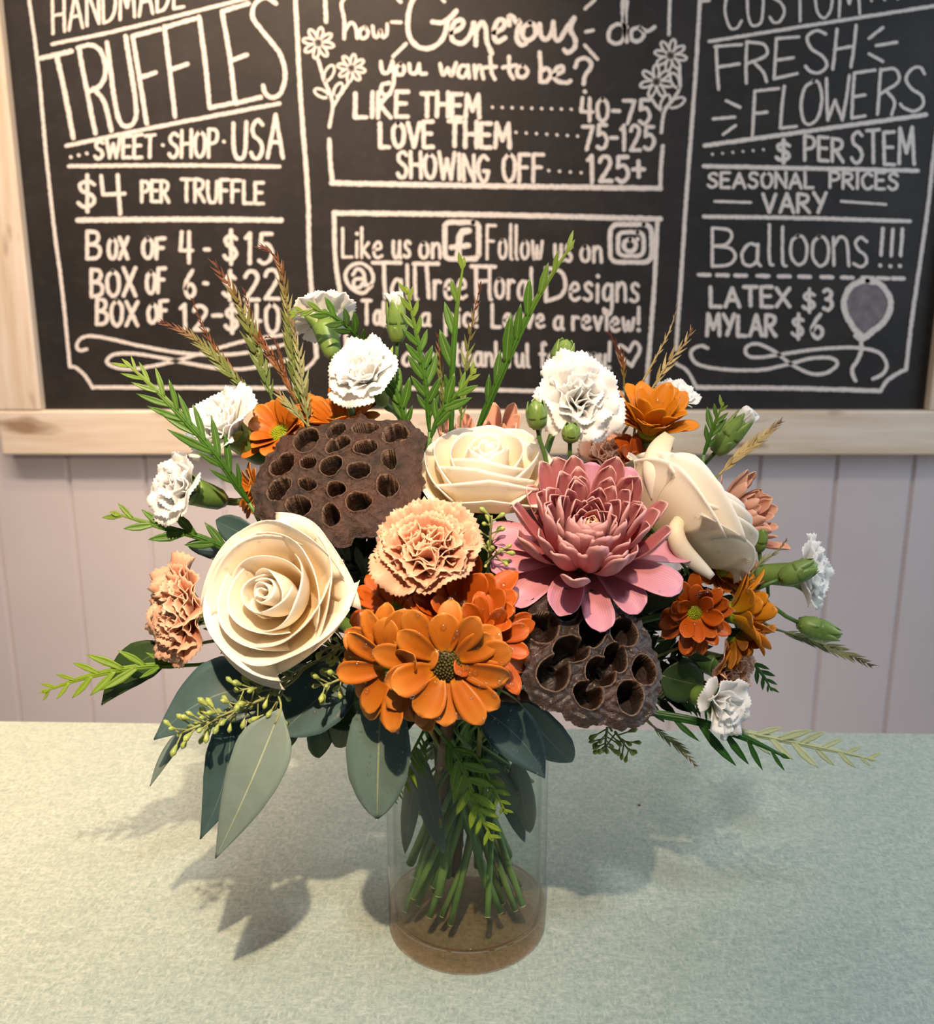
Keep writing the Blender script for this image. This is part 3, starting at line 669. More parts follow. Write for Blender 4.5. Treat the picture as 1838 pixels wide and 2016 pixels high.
T(D_, 'We', (230, 830), (330, 832), 110, 8); T(D_, 'are', (430, 838), (610, 840), 110, 8); T(D_, 'thankful', (690, 840), (1085, 848), 118, 8); T(D_, 'for', (1120, 845), (1260, 850), 130, 8); T(D_, 'you!', (1330, 850), (1490, 855), 125, 8)
lines(D_((1590, 845), (1525, 780), (1535, 740), (1575, 770)), D_((1575, 770), (1605, 725), (1632, 760), (1590, 845)), w=8, name='chalk_heart')
# right panel
c = Chalk(); c.stroke(E_((335, -60), (320, 10), (290, 500), (245, 1100)) + F_((225, 60), (200, 450), (165, 950)), 9); c.stroke(E_((320, 10), (380, 4)), 7); c.stroke(F_((165, 1040), (230, 1080), (265, 1130), (295, 1190)), 8); c.stroke(F_((300, 1195), (900, 1200), (1490, 1217)), 10)
c.stroke(F_((1490, 1217), (1530, 1155), (1600, 1105), (1655, 1080)), 9); c.stroke(F_((1655, 1080), (1700, 700), (1790, 80)) + E_((1835, 1000), (1900, 500)), 9); c.done(BOR)
T(E_, 'CUSTOM', (470, 195), (1365, 92), 260, 6); dots(E_, (1430, 5), (1600, -8), 3, 6)
lines(E_((380, 270), (1100, 155), (1835, 40)), w=8, name=RUL)
script(E_, 7, ((425, 300), (430, 440), (440, 580)), ((415, 303), (590, 290)), ((430, 437), (575, 415)), ((625, 272), (618, 400), (620, 540)), ((622, 272), (735, 290), (748, 360), (630, 412)), ((675, 412), (730, 470), (752, 530)), ((815, 250), (808, 380), (800, 510)), ((815, 252), (960, 240)), ((808, 392), (925, 375)), ((800, 512), (950, 478)),
       ((1135, 222), (1075, 200), (1015, 240), (1040, 315), (1112, 365), (1142, 425), (1100, 470), (1040, 468), (1003, 430)), ((1207, 190), (1195, 320), (1180, 450)), ((1332, 165), (1318, 300), (1298, 435)), ((1190, 322), (1315, 300)))
rays(E_, 7, ((1415, 250), (1505, 180)), ((1462, 297), (1595, 275)), ((1415, 350), (1505, 400)), ((490, 655), (580, 697)), ((405, 772), (545, 760)), ((470, 872), (550, 815)))
script(E_, 7, ((675, 590), (668, 735), (660, 880)), ((675, 592), (830, 575)), ((670, 737), (755, 727)), ((867, 560), (850, 700), (840, 830)), ((840, 832), (945, 820)), ((1060, 525), (1000, 570), (975, 680), (990, 780), (1030, 808), (1085, 760), (1110, 640), (1090, 540), (1050, 525)),
       ((1140, 510), (1142, 650), (1148, 780)), ((1148, 780), (1195, 650)), ((1195, 650), (1242, 780)), ((1242, 780), (1268, 640), (1288, 490)), ((1320, 475), (1310, 620), (1303, 765)), ((1320, 475), (1455, 455)), ((1312, 627), (1390, 617)), ((1303, 767), (1390, 752)), ((1490, 450), (1480, 600), (1470, 742)), ((1490, 455), (1585, 450), (1605, 530), (1485, 612)), ((1535, 600), (1580, 660), (1562, 745)),
       ((1775, 480), (1745, 437), (1690, 450), (1655, 510), (1690, 575), (1755, 620), (1765, 680), (1710, 722), (1640, 700), (1618, 675)))
lines(E_((350, 945), (1100, 840), (1785, 745)), w=10, name=RUL)
dots(E_, (400, 1000), (730, 970), 6, 6); T(E_, '$', (800, 1042), (920, 1042), 120, 9); T(E_, 'PER', (985, 1035), (1260, 1055), 150, 8); T(E_, 'STEM', (1290, 1052), (1720, 1068), 190, 8, 235)
lines(E_((345, 1078), (1000, 1092), (1730, 1108)), w=10, name=RUL)
T(E_, 'SEASONAL', (362, 1215), (1065, 1220), 95, 7); T(E_, 'PRICES', (1150, 1215), (1612, 1232), 100, 7)
lines(E_((415, 1306), (650, 1313)), w=6, name=RUL); lines(E_((1235, 1306), (1525, 1326)), w=6, name=RUL); T(E_, 'VARY', (715, 1372), (1150, 1382), 122, 8)
lines(E_((345, 1405), (1000, 1415), (1680, 1435)), w=9, name=RUL)
c = Chalk(); T(F_, 'B', (388, 405), (560, 405), 260, 7, ck=c); T(F_, 'all', (575, 400), (890, 400), 255, 7, ck=c, gap=.2); T(F_, 'oons', (895, 400), (1420, 415), 330, 7, ck=c, gap=.1); c.done()
for xx, yy in ((1505, 165), (1570, 170), (1632, 168)): Chalk().stroke(F_((xx, yy), (xx - 12, yy + 172)), 8).done(); Chalk().stroke(F_((xx - 18, yy + 238)), 9).done('chalk_dot')
for xx in (312, 430, 548, 692, 830, 962, 1105, 1238, 1370, 1470, 1568): Chalk().stroke(F_((xx, 464 + (xx - 312) * .019), (xx + 72, 466 + (xx - 312) * .019)), 9).done('chalk_dash')
T(F_, 'LATEX', (375, 668), (915, 668), 122, 9); T(F_, '$', (975, 692), (1080, 692), 125, 8); T(F_, '3', (1105, 695), (1190, 695), 140, 9); T(F_, 'MYLAR', (350, 858), (825, 858), 135, 9); T(F_, '$', (905, 862), (1005, 862), 130, 8); T(F_, '6', (1025, 872), (1130, 872), 155, 9)
bl = [(1405, 505), (1480, 520), (1540, 590), (1555, 670), (1520, 760), (1440, 830), (1385, 865), (1360, 855), (1310, 800), (1265, 720), (1252, 640), (1290, 550), (1350, 512), (1405, 505)]
Lc = cr(np.array([(a, b, 0) for a, b in F_(*bl)]), 60)
V = np.array([at(p[0], p[1], YB) for p in Lc[:-1]]); V[:, 1] = YB - 0.00035; V2 = V.copy(); V2[:, 1] = YB - 0.00005; m_ = len(V)
mb = MB(); mb.add(np.vstack([V, V2]), [tuple(range(m_))] + [(i, m_ + i, m_ + (i + 1) % m_, (i + 1) % m_) for i in range(m_)])
bf = mb.build('chalk_balloon_drawing', CHALKG, cb, False, IC)
c = Chalk(); c.stroke(F_(*bl), 13); c.stroke(F_((1325, 860), (1365, 885), (1410, 868)), 9); c.stroke(F_((1362, 885), (1365, 950), (1340, 1020), (1308, 1070), (1312, 1120), (1328, 1150)), 9); o = c.mb.build('chalk_outline', CHALK, bf, False, IC)
lines(F_((370, 940), (330, 925), (275, 945), (262, 990), (310, 1045), (450, 1075), (700, 1082), (900, 1042), (1050, 1005), (1170, 1005), (1210, 1045), (1140, 1100), (1040, 1105), (920, 1050), (800, 960), (690, 912), (620, 935), (625, 985), (700, 1000), (850, 980), (1050, 950), (1200, 938), (1350, 938), (1480, 970), (1530, 1050), (1500, 1110), (1440, 1140)), w=8, name='chalk_flourish')
# ------------------------------------------------------------------ vase and water
vz = 0.15; RO, RI, VB = 0.0506, 0.0468, 0.013
va = empty('glass_vase', Matrix.Identity(4)); tag(va, 'clear glass cylinder vase holding the bouquet on the teal counter', 'vase')
mb = MB(); lathe(mb, hold([(RI, VB + 0.0042), (RI, vz - 0.001), (RI + 0.001, vz), (RO - 0.001, vz), (RO, vz - 0.001), (RO, VB + 0.0042)]), 96, closed=True); mb.build('cylinder_wall', GLASS, va)
mb = MB(); lathe(mb, hold([(0.0005, 0.0008), (RO - 0.004, 0.0008), (RO - 0.0012, 0.0022), (RO, 0.005), (RO, VB + 0.004), (RI, VB + 0.004), (RI - 0.0015, VB + 0.001), (RI - 0.005, VB), (0.0005, VB)]), 96); mb.build('thick_base', GLASSB, va)['label'] = 'thick glass base with brown reflections painted in as tint'
mb = MB(); lathe(mb, hold([(0.0005, VB + 0.0005), (RI - 0.006, VB + 0.0005), (RI - 0.0012, VB + 0.003), (RI - 0.0008, 0.134), (RI - 0.0002, 0.1352), (RI - 0.003, 0.1345), (0.0005, 0.1345)]), 80)
o = mb.build('vase_water', WATER); tag(o, 'clear water filling the glass vase around the stems', 'water')

# ------------------------------------------------------------------ stems
rs = random.Random(11)
def stem(root, start, back, neck, bottom, rad, mat=None, name='stem', taper=1.0, cut=True):
    """stem from the flower head down through the vase mouth to its cut end (world coordinates)"""
    s = np.asarray(start, float); b = np.asarray(back, float)
    n = np.array([neck[0], neck[1], 0.158]); e = np.array(bottom, float)
    d = norm(e - n); top = s + b * min(0.045, 0.45 * np.linalg.norm(n - s))
    A = cr([s, top, n - d * 0.012, n], 22)
    B_2 = np.array([n + (e - n) * t for t in np.linspace(0, 1, 9)[1:]])
    P = np.vstack([A, B_2]); mb = MB()
    tube(mb, P, np.linspace(rad * taper, rad, len(P)), 8)
    o = mb.build(name, mat or STEM, root, True, root.matrix_world.inverted())
    if cut:
        mb = MB(); tube(mb, [e, e + d * 0.0004], rad * 0.93, 8); mb.build('cut_end', CUT, o, False, root.matrix_world.inverted())
    return o
def auto(az=None, deep=None, shallow=False):
    """mouth point and crossing bottom point for a stem leaving in the direction az (degrees, 0 = to the camera)"""
    a = R(az if az is not None else rs.uniform(0, 360)); r = rs.uniform(0.010, 0.040); a += rs.uniform(-.5, .5)
    n = (math.sin(a) * r, -math.cos(a) * r); q = rs.uniform(0.020, 0.042); a2 = a + math.pi + rs.uniform(-1.3, 1.3)
    z = deep if deep is not None else (rs.uniform(0.085, 0.12) if shallow else rs.uniform(0.016, 0.042))
    return n, (math.sin(a2) * q, -math.cos(a2) * q, z)

def drops(root, objs, n, rng, r0=0.0006, r1=0.0016, up=None):
    """water beads sitting on the given parts, one mesh on the thing"""
    mb = MB(); M = root.matrix_world; Mi = M.to_3x3()
    cands = []
    for o in objs:
        me = o.data; nv = len(me.vertices)
        co = np.empty(nv * 3); me.vertices.foreach_get('co', co); no = np.empty(nv * 3); me.vertex_normals.foreach_get('vector', no)
        cands.append((co.reshape(-1, 3), no.reshape(-1, 3)))
    wts = [len(c[0]) for c in cands]; k = 0; tries = 0
    Mr = np.array(Mi); view = Mr.T @ norm(CAM - np.array(M.translation))
    while k < n and tries < n * 12:
        tries += 1
        co, no = rng.choices(cands, wts)[0]; i = rng.randrange(len(co))
        if np.dot(no[i], view) < 0.25: continue
        r = r0 + (r1 - r0) * rng.random() ** 2.2
        j = (i + 1) % len(co); q = co[i] + (co[j] - co[i]) * rng.random() * 0.5 if np.linalg.norm(co[j] - co[i]) < 0.004 else co[i]
        ball(mb, q + no[i] * r * 0.25, r, no[i], 0.62, 10, 7); k += 1
    if mb.n:
        o = mb.build('water_beads', DROP, root); o['kind'] = 'stuff'; o['label'] = 'beads of water'
        return o

# ------------------------------------------------------------------ petals
def petal(mb, L, W, prof, rho0=0.0, z0=0.0, e0=0.5, bend=0.0, cup=0.2, az=0.0, nv=14, nu=9, thick=0.00035, ruff=0.0, rk=3.0, rph=0.0, rpow=2.0, tooth=None, twist=0.0, side=0.0, tipc=0.0, fan=0.0, bpow=1.0, crease=0.0):
    """one petal in flower space: starts at radius rho0, height z0, elevation e0 (rad), bending by `bend` towards its tip"""
    v = np.linspace(0, 1, nv); u = np.linspace(-1, 1, nu)
    al = e0 + bend * v ** bpow
    dr = np.cos(al) / (nv - 1) * L; dz = np.sin(al) / (nv - 1) * L
    rho = rho0 + np.concatenate([[0], np.cumsum(dr[:-1])]); z = z0 + np.concatenate([[0], np.cumsum(dz[:-1])])
    w = W * np.interp(v, [p[0] for p in prof], [p[1] for p in prof])
    if tooth is None: ts = np.ones(nu)
    else: ts = tooth
    U, Vv = np.meshgrid(u, v)
    VS = Vv * ts[None, :] * (1 - tipc * U ** 2)
    rr = np.interp(VS.ravel(), v, rho).reshape(VS.shape); zz = np.interp(VS.ravel(), v, z).reshape(VS.shape)
    ex = VS > 1
    if ex.any():
        rr = np.where(ex, rho[-1] + (VS - 1) * L * math.cos(al[-1]), rr); zz = np.where(ex, z[-1] + (VS - 1) * L * math.sin(al[-1]), zz)
    aa = np.interp(VS.ravel(), v, al).reshape(VS.shape)
    ww = np.interp(np.clip(VS, 0, 1).ravel(), v, w).reshape(VS.shape)
    tw = twist * VS
    off = cup * U ** 2 * ww * 0.5 + ruff * L * VS ** rpow * np.sin(rk * U + rph + 1.3 * VS) + crease * ww * np.cos(U * 7) * VS * (1 - VS)
    tang = U * ww / 2 * np.cos(tw); off = off + U * ww / 2 * np.sin(tw)
    tang = tang + side * L * VS ** 2
    if fan: # fan: sideways spread also pulls the edge back along the claw
        rr = rr - np.cos(aa) * (1 - np.cos(U * fan)) * L * VS * .5; zz = zz - np.sin(aa) * (1 - np.cos(U * fan)) * L * VS * .5
    rr = rr - np.sin(aa) * off; zz = zz + np.cos(aa) * off
    x, y = rr, tang
    ca, sa = math.cos(az), math.sin(az)
    P = np.stack([x * ca - y * sa, x * sa + y * ca, zz], -1)
    ref = np.stack([-np.sin(aa) * ca, -np.sin(aa) * sa, np.cos(aa)], -1)
    sheet(mb, P, thick, ref)
    return mb
LENS = [(0, .3), (.1, .48), (.3, .8), (.55, 1), (.75, .98), (.88, .78), (.96, .45), (1, .12)]
STRAP = [(0, .45), (.2, .7), (.5, .95), (.75, 1), (.88, .9), (.95, .68), (.985, .42), (1, .16)]
FANP = [(0, .16), (.3, .3), (.5, .55), (.75, .88), (1, 1)]

# ------------------------------------------------------------------ roses
def rose_petal(mb, Rr, rt, h, phc, span, flare, close, rng, nv=18, nu=21, r0=0.13, spiral=0.05, tip=0.06, curl=0.5, thick=0.0003, drop=0.0):
    v = np.linspace(0, 1, nv); s = np.linspace(-1, 1, nu); Sg, Vg = np.meshgrid(s, v)
    edge = 1 - 0.20 * np.abs(Sg) ** 2.6 + tip * np.clip(1 - np.abs(Sg) * 1.6, 0, 1)
    ph = phc + Sg * span / 2 * (0.62 + 0.38 * Vg ** .7)
    rr = r0 * Rr + (rt * Rr - r0 * Rr) * (1 - (1 - Vg) ** 2.3)
    rr = rr - close * rt * Rr * sm(Vg, .45, 1) ** 1.3
    fl = flare * (0.55 + 0.75 * np.abs(Sg) ** 1.5)
    rr = rr + fl * Rr * sm(Vg, .55, 1.0) ** 1.6
    rr = rr + spiral * Rr * Sg * (0.3 + 0.7 * Vg) + rng.uniform(-.012, .012) * Rr * np.sin(3 * Sg + rng.uniform(0, 6)) * Vg
    zz = h * Rr * Vg * edge
    zz = zz - curl * fl * Rr * sm(Vg, .74, 1.0) ** 1.5 - drop * Rr * Vg ** 2
    rr = rr + .015 * Rr * np.sin(5 * Sg + rng.uniform(0, 6)) * sm(Vg, .6, 1)
    P = np.stack([rr * np.cos(ph), rr * np.sin(ph), zz], -1)
    ref = np.stack([-np.cos(ph), -np.sin(ph), 0.3 + 0 * ph], -1)
    sheet(mb, P, thick, ref)
def rose(name, label, px, py, Y, fdir, Rr, roll, seed, layers, az):
    rng = random.Random(seed); z = norm(fdir)
    p = at(px, py, Y) - z * Rr * 0.62
    root = empty(name, frame_to(p, z, roll)); tag(root, label, 'rose', 'cream roses in the bouquet')
    ps = []
    mb = MB(); t = np.linspace(0, 1, 60); v = np.linspace(0, 1, 14); Tg, Vg = np.meshgrid(t, v)   # tight spiral heart
    ph = Tg * 2 * math.pi * 2.3; rr = Rr * (0.03 + 0.155 * Tg) * (0.75 + 0.5 * Vg ** .8 - .18 * Vg ** 4); zz = Rr * 1.04 * (0.15 + .85 * Vg) * (1 - .05 * np.sin(ph * 1.5) - .05 * Tg)
    P = np.stack([rr * np.cos(ph), rr * np.sin(ph), zz], -1); sheet(mb, P, 0.0005, np.stack([-np.cos(ph), -np.sin(ph), 0 * ph], -1))
    ps.append(mb.build('heart', ROSE, root))
    for (n, rt, h, span, flare, close, ph0, kw) in layers:
        for k in range(n):
            mb = MB()
            rose_petal(mb, Rr, rt * rng.uniform(.96, 1.04), h * rng.uniform(.97, 1.03), ph0 + 2 * math.pi * k / n + rng.uniform(-.12, .12), R(span) * rng.uniform(.94, 1.06), flare * rng.uniform(.7, 1.3), close, rng, **kw)
            ps.append(mb.build('petal', ROSE, root))
    mb = MB(); lathe(mb, [(0.001, -Rr * .22), (Rr * .10, -Rr * .2), (Rr * .2, -Rr * .05), (Rr * .16, Rr * .03), (0.001, Rr * .03)], 16); cx = mb.build('hip', CALYX, root)
    for k in range(5):
        mb = MB(); petal(mb, Rr * .62, Rr * .22, [(0, .7), (.3, 1), (.7, .5), (1, .06)], Rr * .12, -Rr * .02, 0.1, -0.5, .2, k * 1.257 + .3, 8, 5); mb.build('sepal', CALYX, root)
    n_, e_ = auto(az); stem(root, p - z * Rr * .2, -z, n_, e_, 0.0042, STEM)
    drops(root, ps[1:], 110, rng)
    return root
def LAY(open_=1.0, side=False):
    return [(3, .33, 1.02, 175, .02, .16, .4, {'tip': .03}), (3, .53, 1.0, 165, .06 * open_, .08, 1.3, {}), (4, .72, .95, 140, .11 * open_, .03, .2, {'tip': .08}),
            (5, .86, .86, 118, .17 * open_, 0, .9, {'tip': .10, 'curl': .6}), (4, .95, .70, 112, .20 * open_, 0, .35, {'curl': .8, 'tip': .10})]
rose('rose', 'large cream rose facing forward at front left, spiral heart in full view', 540, 1172, -0.095, facing(-16, 26), 0.0350, 0.5, 3, LAY(), -40)
rose('rose', 'cream rose between the lotus pod and the pink chrysanthemum, opening upward', 958, 925, -0.030, facing(6, 74), 0.0372, 1.2, 8, LAY(.8), 20)
r3 = rose('rose', 'cream rose turned sideways right of the pink chrysanthemum, long curled outer petal', 1360, 1000, -0.030, facing(108, 42), 0.0410, 0.2, 14, LAY(.8), 70)
for pts, wpx, rl in (([(1345, 1012, -.056), (1330, 1045, -.063), (1345, 1085, -.064), (1402, 1136, -.060)], 34, 0), ([(1318, 856, -.022), (1296, 890, -.034), (1286, 930, -.042), (1290, 985, -.044)], 44, 0)):
    C = cr([at(*q) for q in pts], 22); mb = MB()                          # outer petals rolled back into a scroll
    tt = np.linspace(0, 1, 22); k_ = ppm(C[10]); Tn = norm(np.gradient(C, axis=0)); PP = np.zeros((22, 15, 3)); th = np.linspace(-2.5, 2.1, 15)
    for i in range(22):
        vw = norm(CAM - C[i]); sd = norm(np.cross(Tn[i], vw)); r_ = wpx / 2 / k_ * (.30 + .75 * math.sin(math.pi * (tt[i] * .86 + .10)))
        for j_ in range(15): PP[i, j_] = C[i] + r_ * (sd * math.sin(th[j_]) + vw * (math.cos(th[j_]) - .4))
    sheet(mb, PP, .0004, C[:, None] - PP); mb.build('rolled_petal', ROSE, r3, True, r3.matrix_world.inverted())

# ------------------------------------------------------------------ large chrysanthemums
def mum(name, label, px, py, Y, fdir, Rm, seed, mats, az, n=128, cat='chrysanthemum', open_=1.0, dr=40):
    rng = random.Random(seed); z = norm(fdir); p = at(px, py, Y) - z * Rm * 0.45
    root = empty(name, frame_to(p, z, rng.uniform(0, 6))); tag(root, label, cat)
    ps = []; core = MB(); ni = int(n * .24)
    for i in range(n):
        t = ((i + .5) / n); a = i * 2.39996 + rng.uniform(-.12, .12)
        L = Rm * (0.26 + 0.82 * t ** 0.8) * rng.uniform(.82, 1.14); W = Rm * (.12 + .16 * t ** .7) * rng.uniform(.85, 1.15)
        e0 = R(84 - 60 * t ** 1.1 * open_ + rng.uniform(-6, 6)); bend = R(40 + 8 * t + rng.uniform(-8, 8))
        cup = .85 - .3 * t; mt = mats[1]
        if t > .9:
            L *= .76; W *= 1.2; e0 = R(rng.uniform(2, 30)); bend = R(rng.uniform(-35, 35)); cup = rng.uniform(.1, .6); mt = mats[2]
        mb = core if i < ni else MB()
        petal(mb, L, W, STRAP, Rm * .26 * t ** .7, Rm * (.12 * (1 - t)), e0, bend, cup, a, 22 if t > .7 else 13, 9 if t > .7 else 7, 0.0004, side=rng.uniform(-.08, .08), twist=rng.uniform(-.2, .2))
        if i >= ni: ps.append(mb.build('petal', mt, root))
    core.build('heart_florets', mats[0], root)
    mb = MB(); lathe(mb, [(0.001, -Rm * .14), (Rm * .12, -Rm * .13), (Rm * .30, -Rm * .02), (Rm * .30, Rm * .02), (0.001, Rm * .06)], 20); mb.build('calyx', CALYXD, root)
    n_, e_ = auto(az); stem(root, p - z * Rm * .12, -z, n_, e_, 0.0030)
    if dr: drops(root, ps[10:], dr * 2, rng, .0006, .0014)
    return root
mum('chrysanthemum', 'big dusty pink chrysanthemum between two cream roses, right of centre', 1158, 1040, -0.070, facing(2, 52), 0.0500, 21, (MUMIN, MUM, MUMOUT), 15)
mum('chrysanthemum', 'pale peach chrysanthemum half hidden behind the right cream rose', 1470, 1010, 0.020, facing(55, 30), 0.0330, 22, (MUMIN, MUMPALE, MUMPALE), 80, n=60, dr=0)
mum('chrysanthemum', 'peach chrysanthemum of which only petal tips show behind the middle cream rose', 950, 880, 0.055, facing(0, 75), 0.0420, 23, (MUMIN, MUMPALE, MUMPALE), 180, n=60, dr=0)

# ------------------------------------------------------------------ carnations
def carnation(label, px, py, Y, fdir, Rc, seed, mat, az, n=21, open_=1.0, ruff=.085, dr=0, gr='white carnations', cal=1.0, rad=0.0022, spread=78, name='carnation'):
    rng = random.Random(seed); z = norm(fdir); p = at(px, py, Y) - z * Rc * 0.30
    root = empty(name, frame_to(p, z, rng.uniform(0, 6))); tag(root, label, 'carnation', gr)
    ps = []; nu = 29
    for i in range(n):
        t = (i + .5) / n; a = i * 2.39996 + rng.uniform(-.2, .2)
        L = Rc * (.74 + .34 * t) * rng.uniform(.92, 1.06); W = Rc * (.80 + .40 * t) * rng.uniform(.85, 1.12)
        e0 = R(90 - 28 * t); bend = R(6 - spread * t ** 1.2 * open_) + rng.uniform(-.15, .15)
        th = 1 + np.array([(.022 if j % 2 else -.022) for j in range(nu)]) * np.array([rng.uniform(.5, 1.3) for j in range(nu)])
        mb = MB(); petal(mb, L, W, FANP, Rc * .06, -Rc * .12, e0, bend, rng.uniform(-.12, .18), a, 13, nu, 0.0004, ruff=ruff * rng.uniform(.6, 1.2), rk=rng.choice([4.5, 6, 7.5]), rph=rng.uniform(0, 6), rpow=3, tooth=th, tipc=.22, bpow=1.2, crease=.04)
        ps.append(mb.build('petal', mat, root))
    cl = Rc * .85 * cal; r_ = 0.0062 * cal
    mb = MB(); lathe(mb, [(0.001, -cl), (r_ * .55, -cl), (r_ * .9, -cl * .82), (r_ * 1.05, -cl * .5), (r_ * 1.15, -cl * .1), (r_ * 1.2, Rc * .02), (r_ * .9, Rc * .02), (0.001, -cl * .1)], 14); mb.build('calyx', CALYX, root)
    for k in range(5):
        mb = MB(); petal(mb, Rc * .34, r_ * 1.35, [(0, 1), (.5, .8), (1, .08)], r_ * 1.1, -Rc * .02, 1.25, -.5, .3, k * 1.257, 6, 5); mb.build('calyx_tooth', CALYX, root)
    n_, e_ = auto(az); stem(root, p - z * cl * .98, -z, n_, e_, rad)
    if dr: drops(root, ps[n // 3:], dr, rng, .0006, .0014)
    return root
WG = 'white carnations around the rim of the bouquet'; PG = 'peach carnations in the bouquet'
carnation('white carnation highest of all, seen from below with its green calyx showing', 632, 622, 0.040, facing(-150, 52), 0.0255, 31, WHITE, -120, gr=WG, spread=118, ruff=.07)
carnation('white wet carnation just above the left lotus pod, its fat calyx pointing down', 716, 735, 0.000, facing(-22, 40), 0.0260, 32, WHITE, -60, dr=45, gr=WG, spread=88)
carnation('white carnation at upper left beside the orange daisies, green calyx at lower right', 440, 838, -0.010, facing(-40, 40), 0.0285, 33, WHITE, -70, dr=20, gr=WG, spread=84, cal=1.15)
carnation('white carnation farthest left, above the peach carnation', 356, 960, -0.030, facing(-40, 24), 0.0245, 34, WHITE, -80, gr=WG, n=20, spread=86, cal=1.1)
carnation('white drop-covered carnation facing forward above the pink chrysanthemum', 1138, 788, -0.025, facing(4, 18), 0.0290, 35, WHITE, 30, dr=60, gr=WG, n=24, spread=92, ruff=.12)
carnation('white carnation peeking out behind the amber daisy at upper right', 1330, 782, 0.050, facing(30, 60), 0.0185, 36, WHITE, 120, gr=WG, n=16)
carnation('white carnation farthest right, seen from the side with a bud across it', 1588, 1132, -0.010, facing(58, 8), 0.0265, 37, WHITE, 80, gr=WG, spread=90)
carnation('small white carnation at lower right hanging beside the right lotus pod', 1420, 1385, -0.060, facing(28, 8), 0.0215, 38, WHITE, 60, dr=16, gr=WG, n=12, spread=96, ruff=.1)
carnation('peach ruffled carnation in the middle between lotus pod and pink chrysanthemum', 840, 1082, -0.092, facing(-4, 46), 0.0315, 41, PEACH, 0, n=42, ruff=.13, dr=50, gr=PG, spread=84, rad=.002)
carnation('peach ruffled carnation at far left behind the large cream rose', 362, 1205, -0.045, facing(-50, 12), 0.0335, 42, PEACH, -70, n=42, ruff=.13, gr=PG, spread=86, rad=.002)
carnation('peach carnation under the amber daisies at lower right', 1432, 1318, -0.025, facing(40, 0), 0.0230, 43, PEACH, 70, n=26, ruff=.12, gr=PG, spread=88, rad=.002)
carnation('deep peach carnation in shade behind the daisy stalks above the pink chrysanthemum', 1205, 905, 0.030, facing(10, 60), 0.0260, 44, PEACH, 150, n=26, ruff=.12, gr=PG, spread=84, rad=.002)

def bud(label, px, py, tx, ty, Y, Lpx, wpx, az, seed, tip=False):
    """closed carnation bud: base at px,py pointing to tx,ty in the photo"""
    rng = random.Random(seed); p = at(px, py, Y); q = at(tx, ty, Y - 0.004)
    L = Lpx / ppm(p); r_ = wpx / 2 / ppm(p); z = norm(q - p)
    root = empty('carnation_bud', frame_to(p, z, rng.uniform(0, 6))); tag(root, label, 'bud', 'closed carnation buds')
    mb = MB(); lathe(mb, [(.0005, -L * .03), (r_ * .5, 0), (r_ * .85, L * .1), (r_, L * .32), (r_ * 1.0, L * .55), (r_ * .8, L * .74), (r_ * .45, L * .9), (.0005, L * .98)], 16); mb.build('calyx', CALYX, root)
    for k in range(4):
        mb = MB(); petal(mb, L * .42, r_ * 1.3, [(0, .8), (.4, 1), (1, .1)], r_ * .5, -L * .02, 1.1, .3, .5, k * 1.57, 7, 5); mb.build('bract', CALYX, root)
    for k in range(5):
        mb = MB(); petal(mb, L * .55, r_ * 1.25, [(0, 1), (.5, .9), (1, .08)], r_ * 1.02, L * .42, 1.6, .42 if not tip else .1, .5, k * 1.257 + .4, 8, 5); mb.build('calyx_tooth', CALYX, root)
    if tip:
        for k in range(7):
            mb = MB(); petal(mb, L * .5, r_ * 1.5, [(0, .5), (.5, 1), (.85, .9), (1, .3)], r_ * .15, L * .62, 1.45 - .06 * k, .45 - .05 * k, .5, k * 2.4, 9, 7, ruff=.08, rk=5, rph=k); mb.build('petal', WHITE, root)
    n_, e_ = auto(az, shallow=True); stem(root, p, -z, n_, e_, 0.0012)
    return root
bud('green bud with a white tip standing tall behind the middle white carnation', 782, 672, 778, 580, 0.030, 86, 40, 180, 51, True)
bud('green bud rising behind the white carnation above the pink chrysanthemum', 1098, 730, 1116, 668, 0.010, 66, 46, 150, 52)
bud('round green bud at the left edge of the white carnation above the cream rose', 1058, 842, 1053, 782, -0.045, 58, 42, 20, 53)
bud('small round green bud in front of the white carnation above the pink chrysanthemum', 1122, 868, 1126, 828, -0.050, 38, 36, 30, 54)
bud('green bud crossing the far right white carnation', 1536, 1140, 1606, 1112, -0.030, 76, 44, 80, 55)
bud('green bud lowest at far right beside the amber daisies', 1572, 1226, 1652, 1252, -0.025, 86, 42, 85, 56)
bud('tiny green bud behind the edge of the right cream rose', 1494, 1084, 1504, 1036, 0.000, 50, 24, 90, 57)
bud('green bud opening white at upper right above the cream rose', 1408, 890, 1482, 805, 0.020, 96, 46, 100, 58, True)

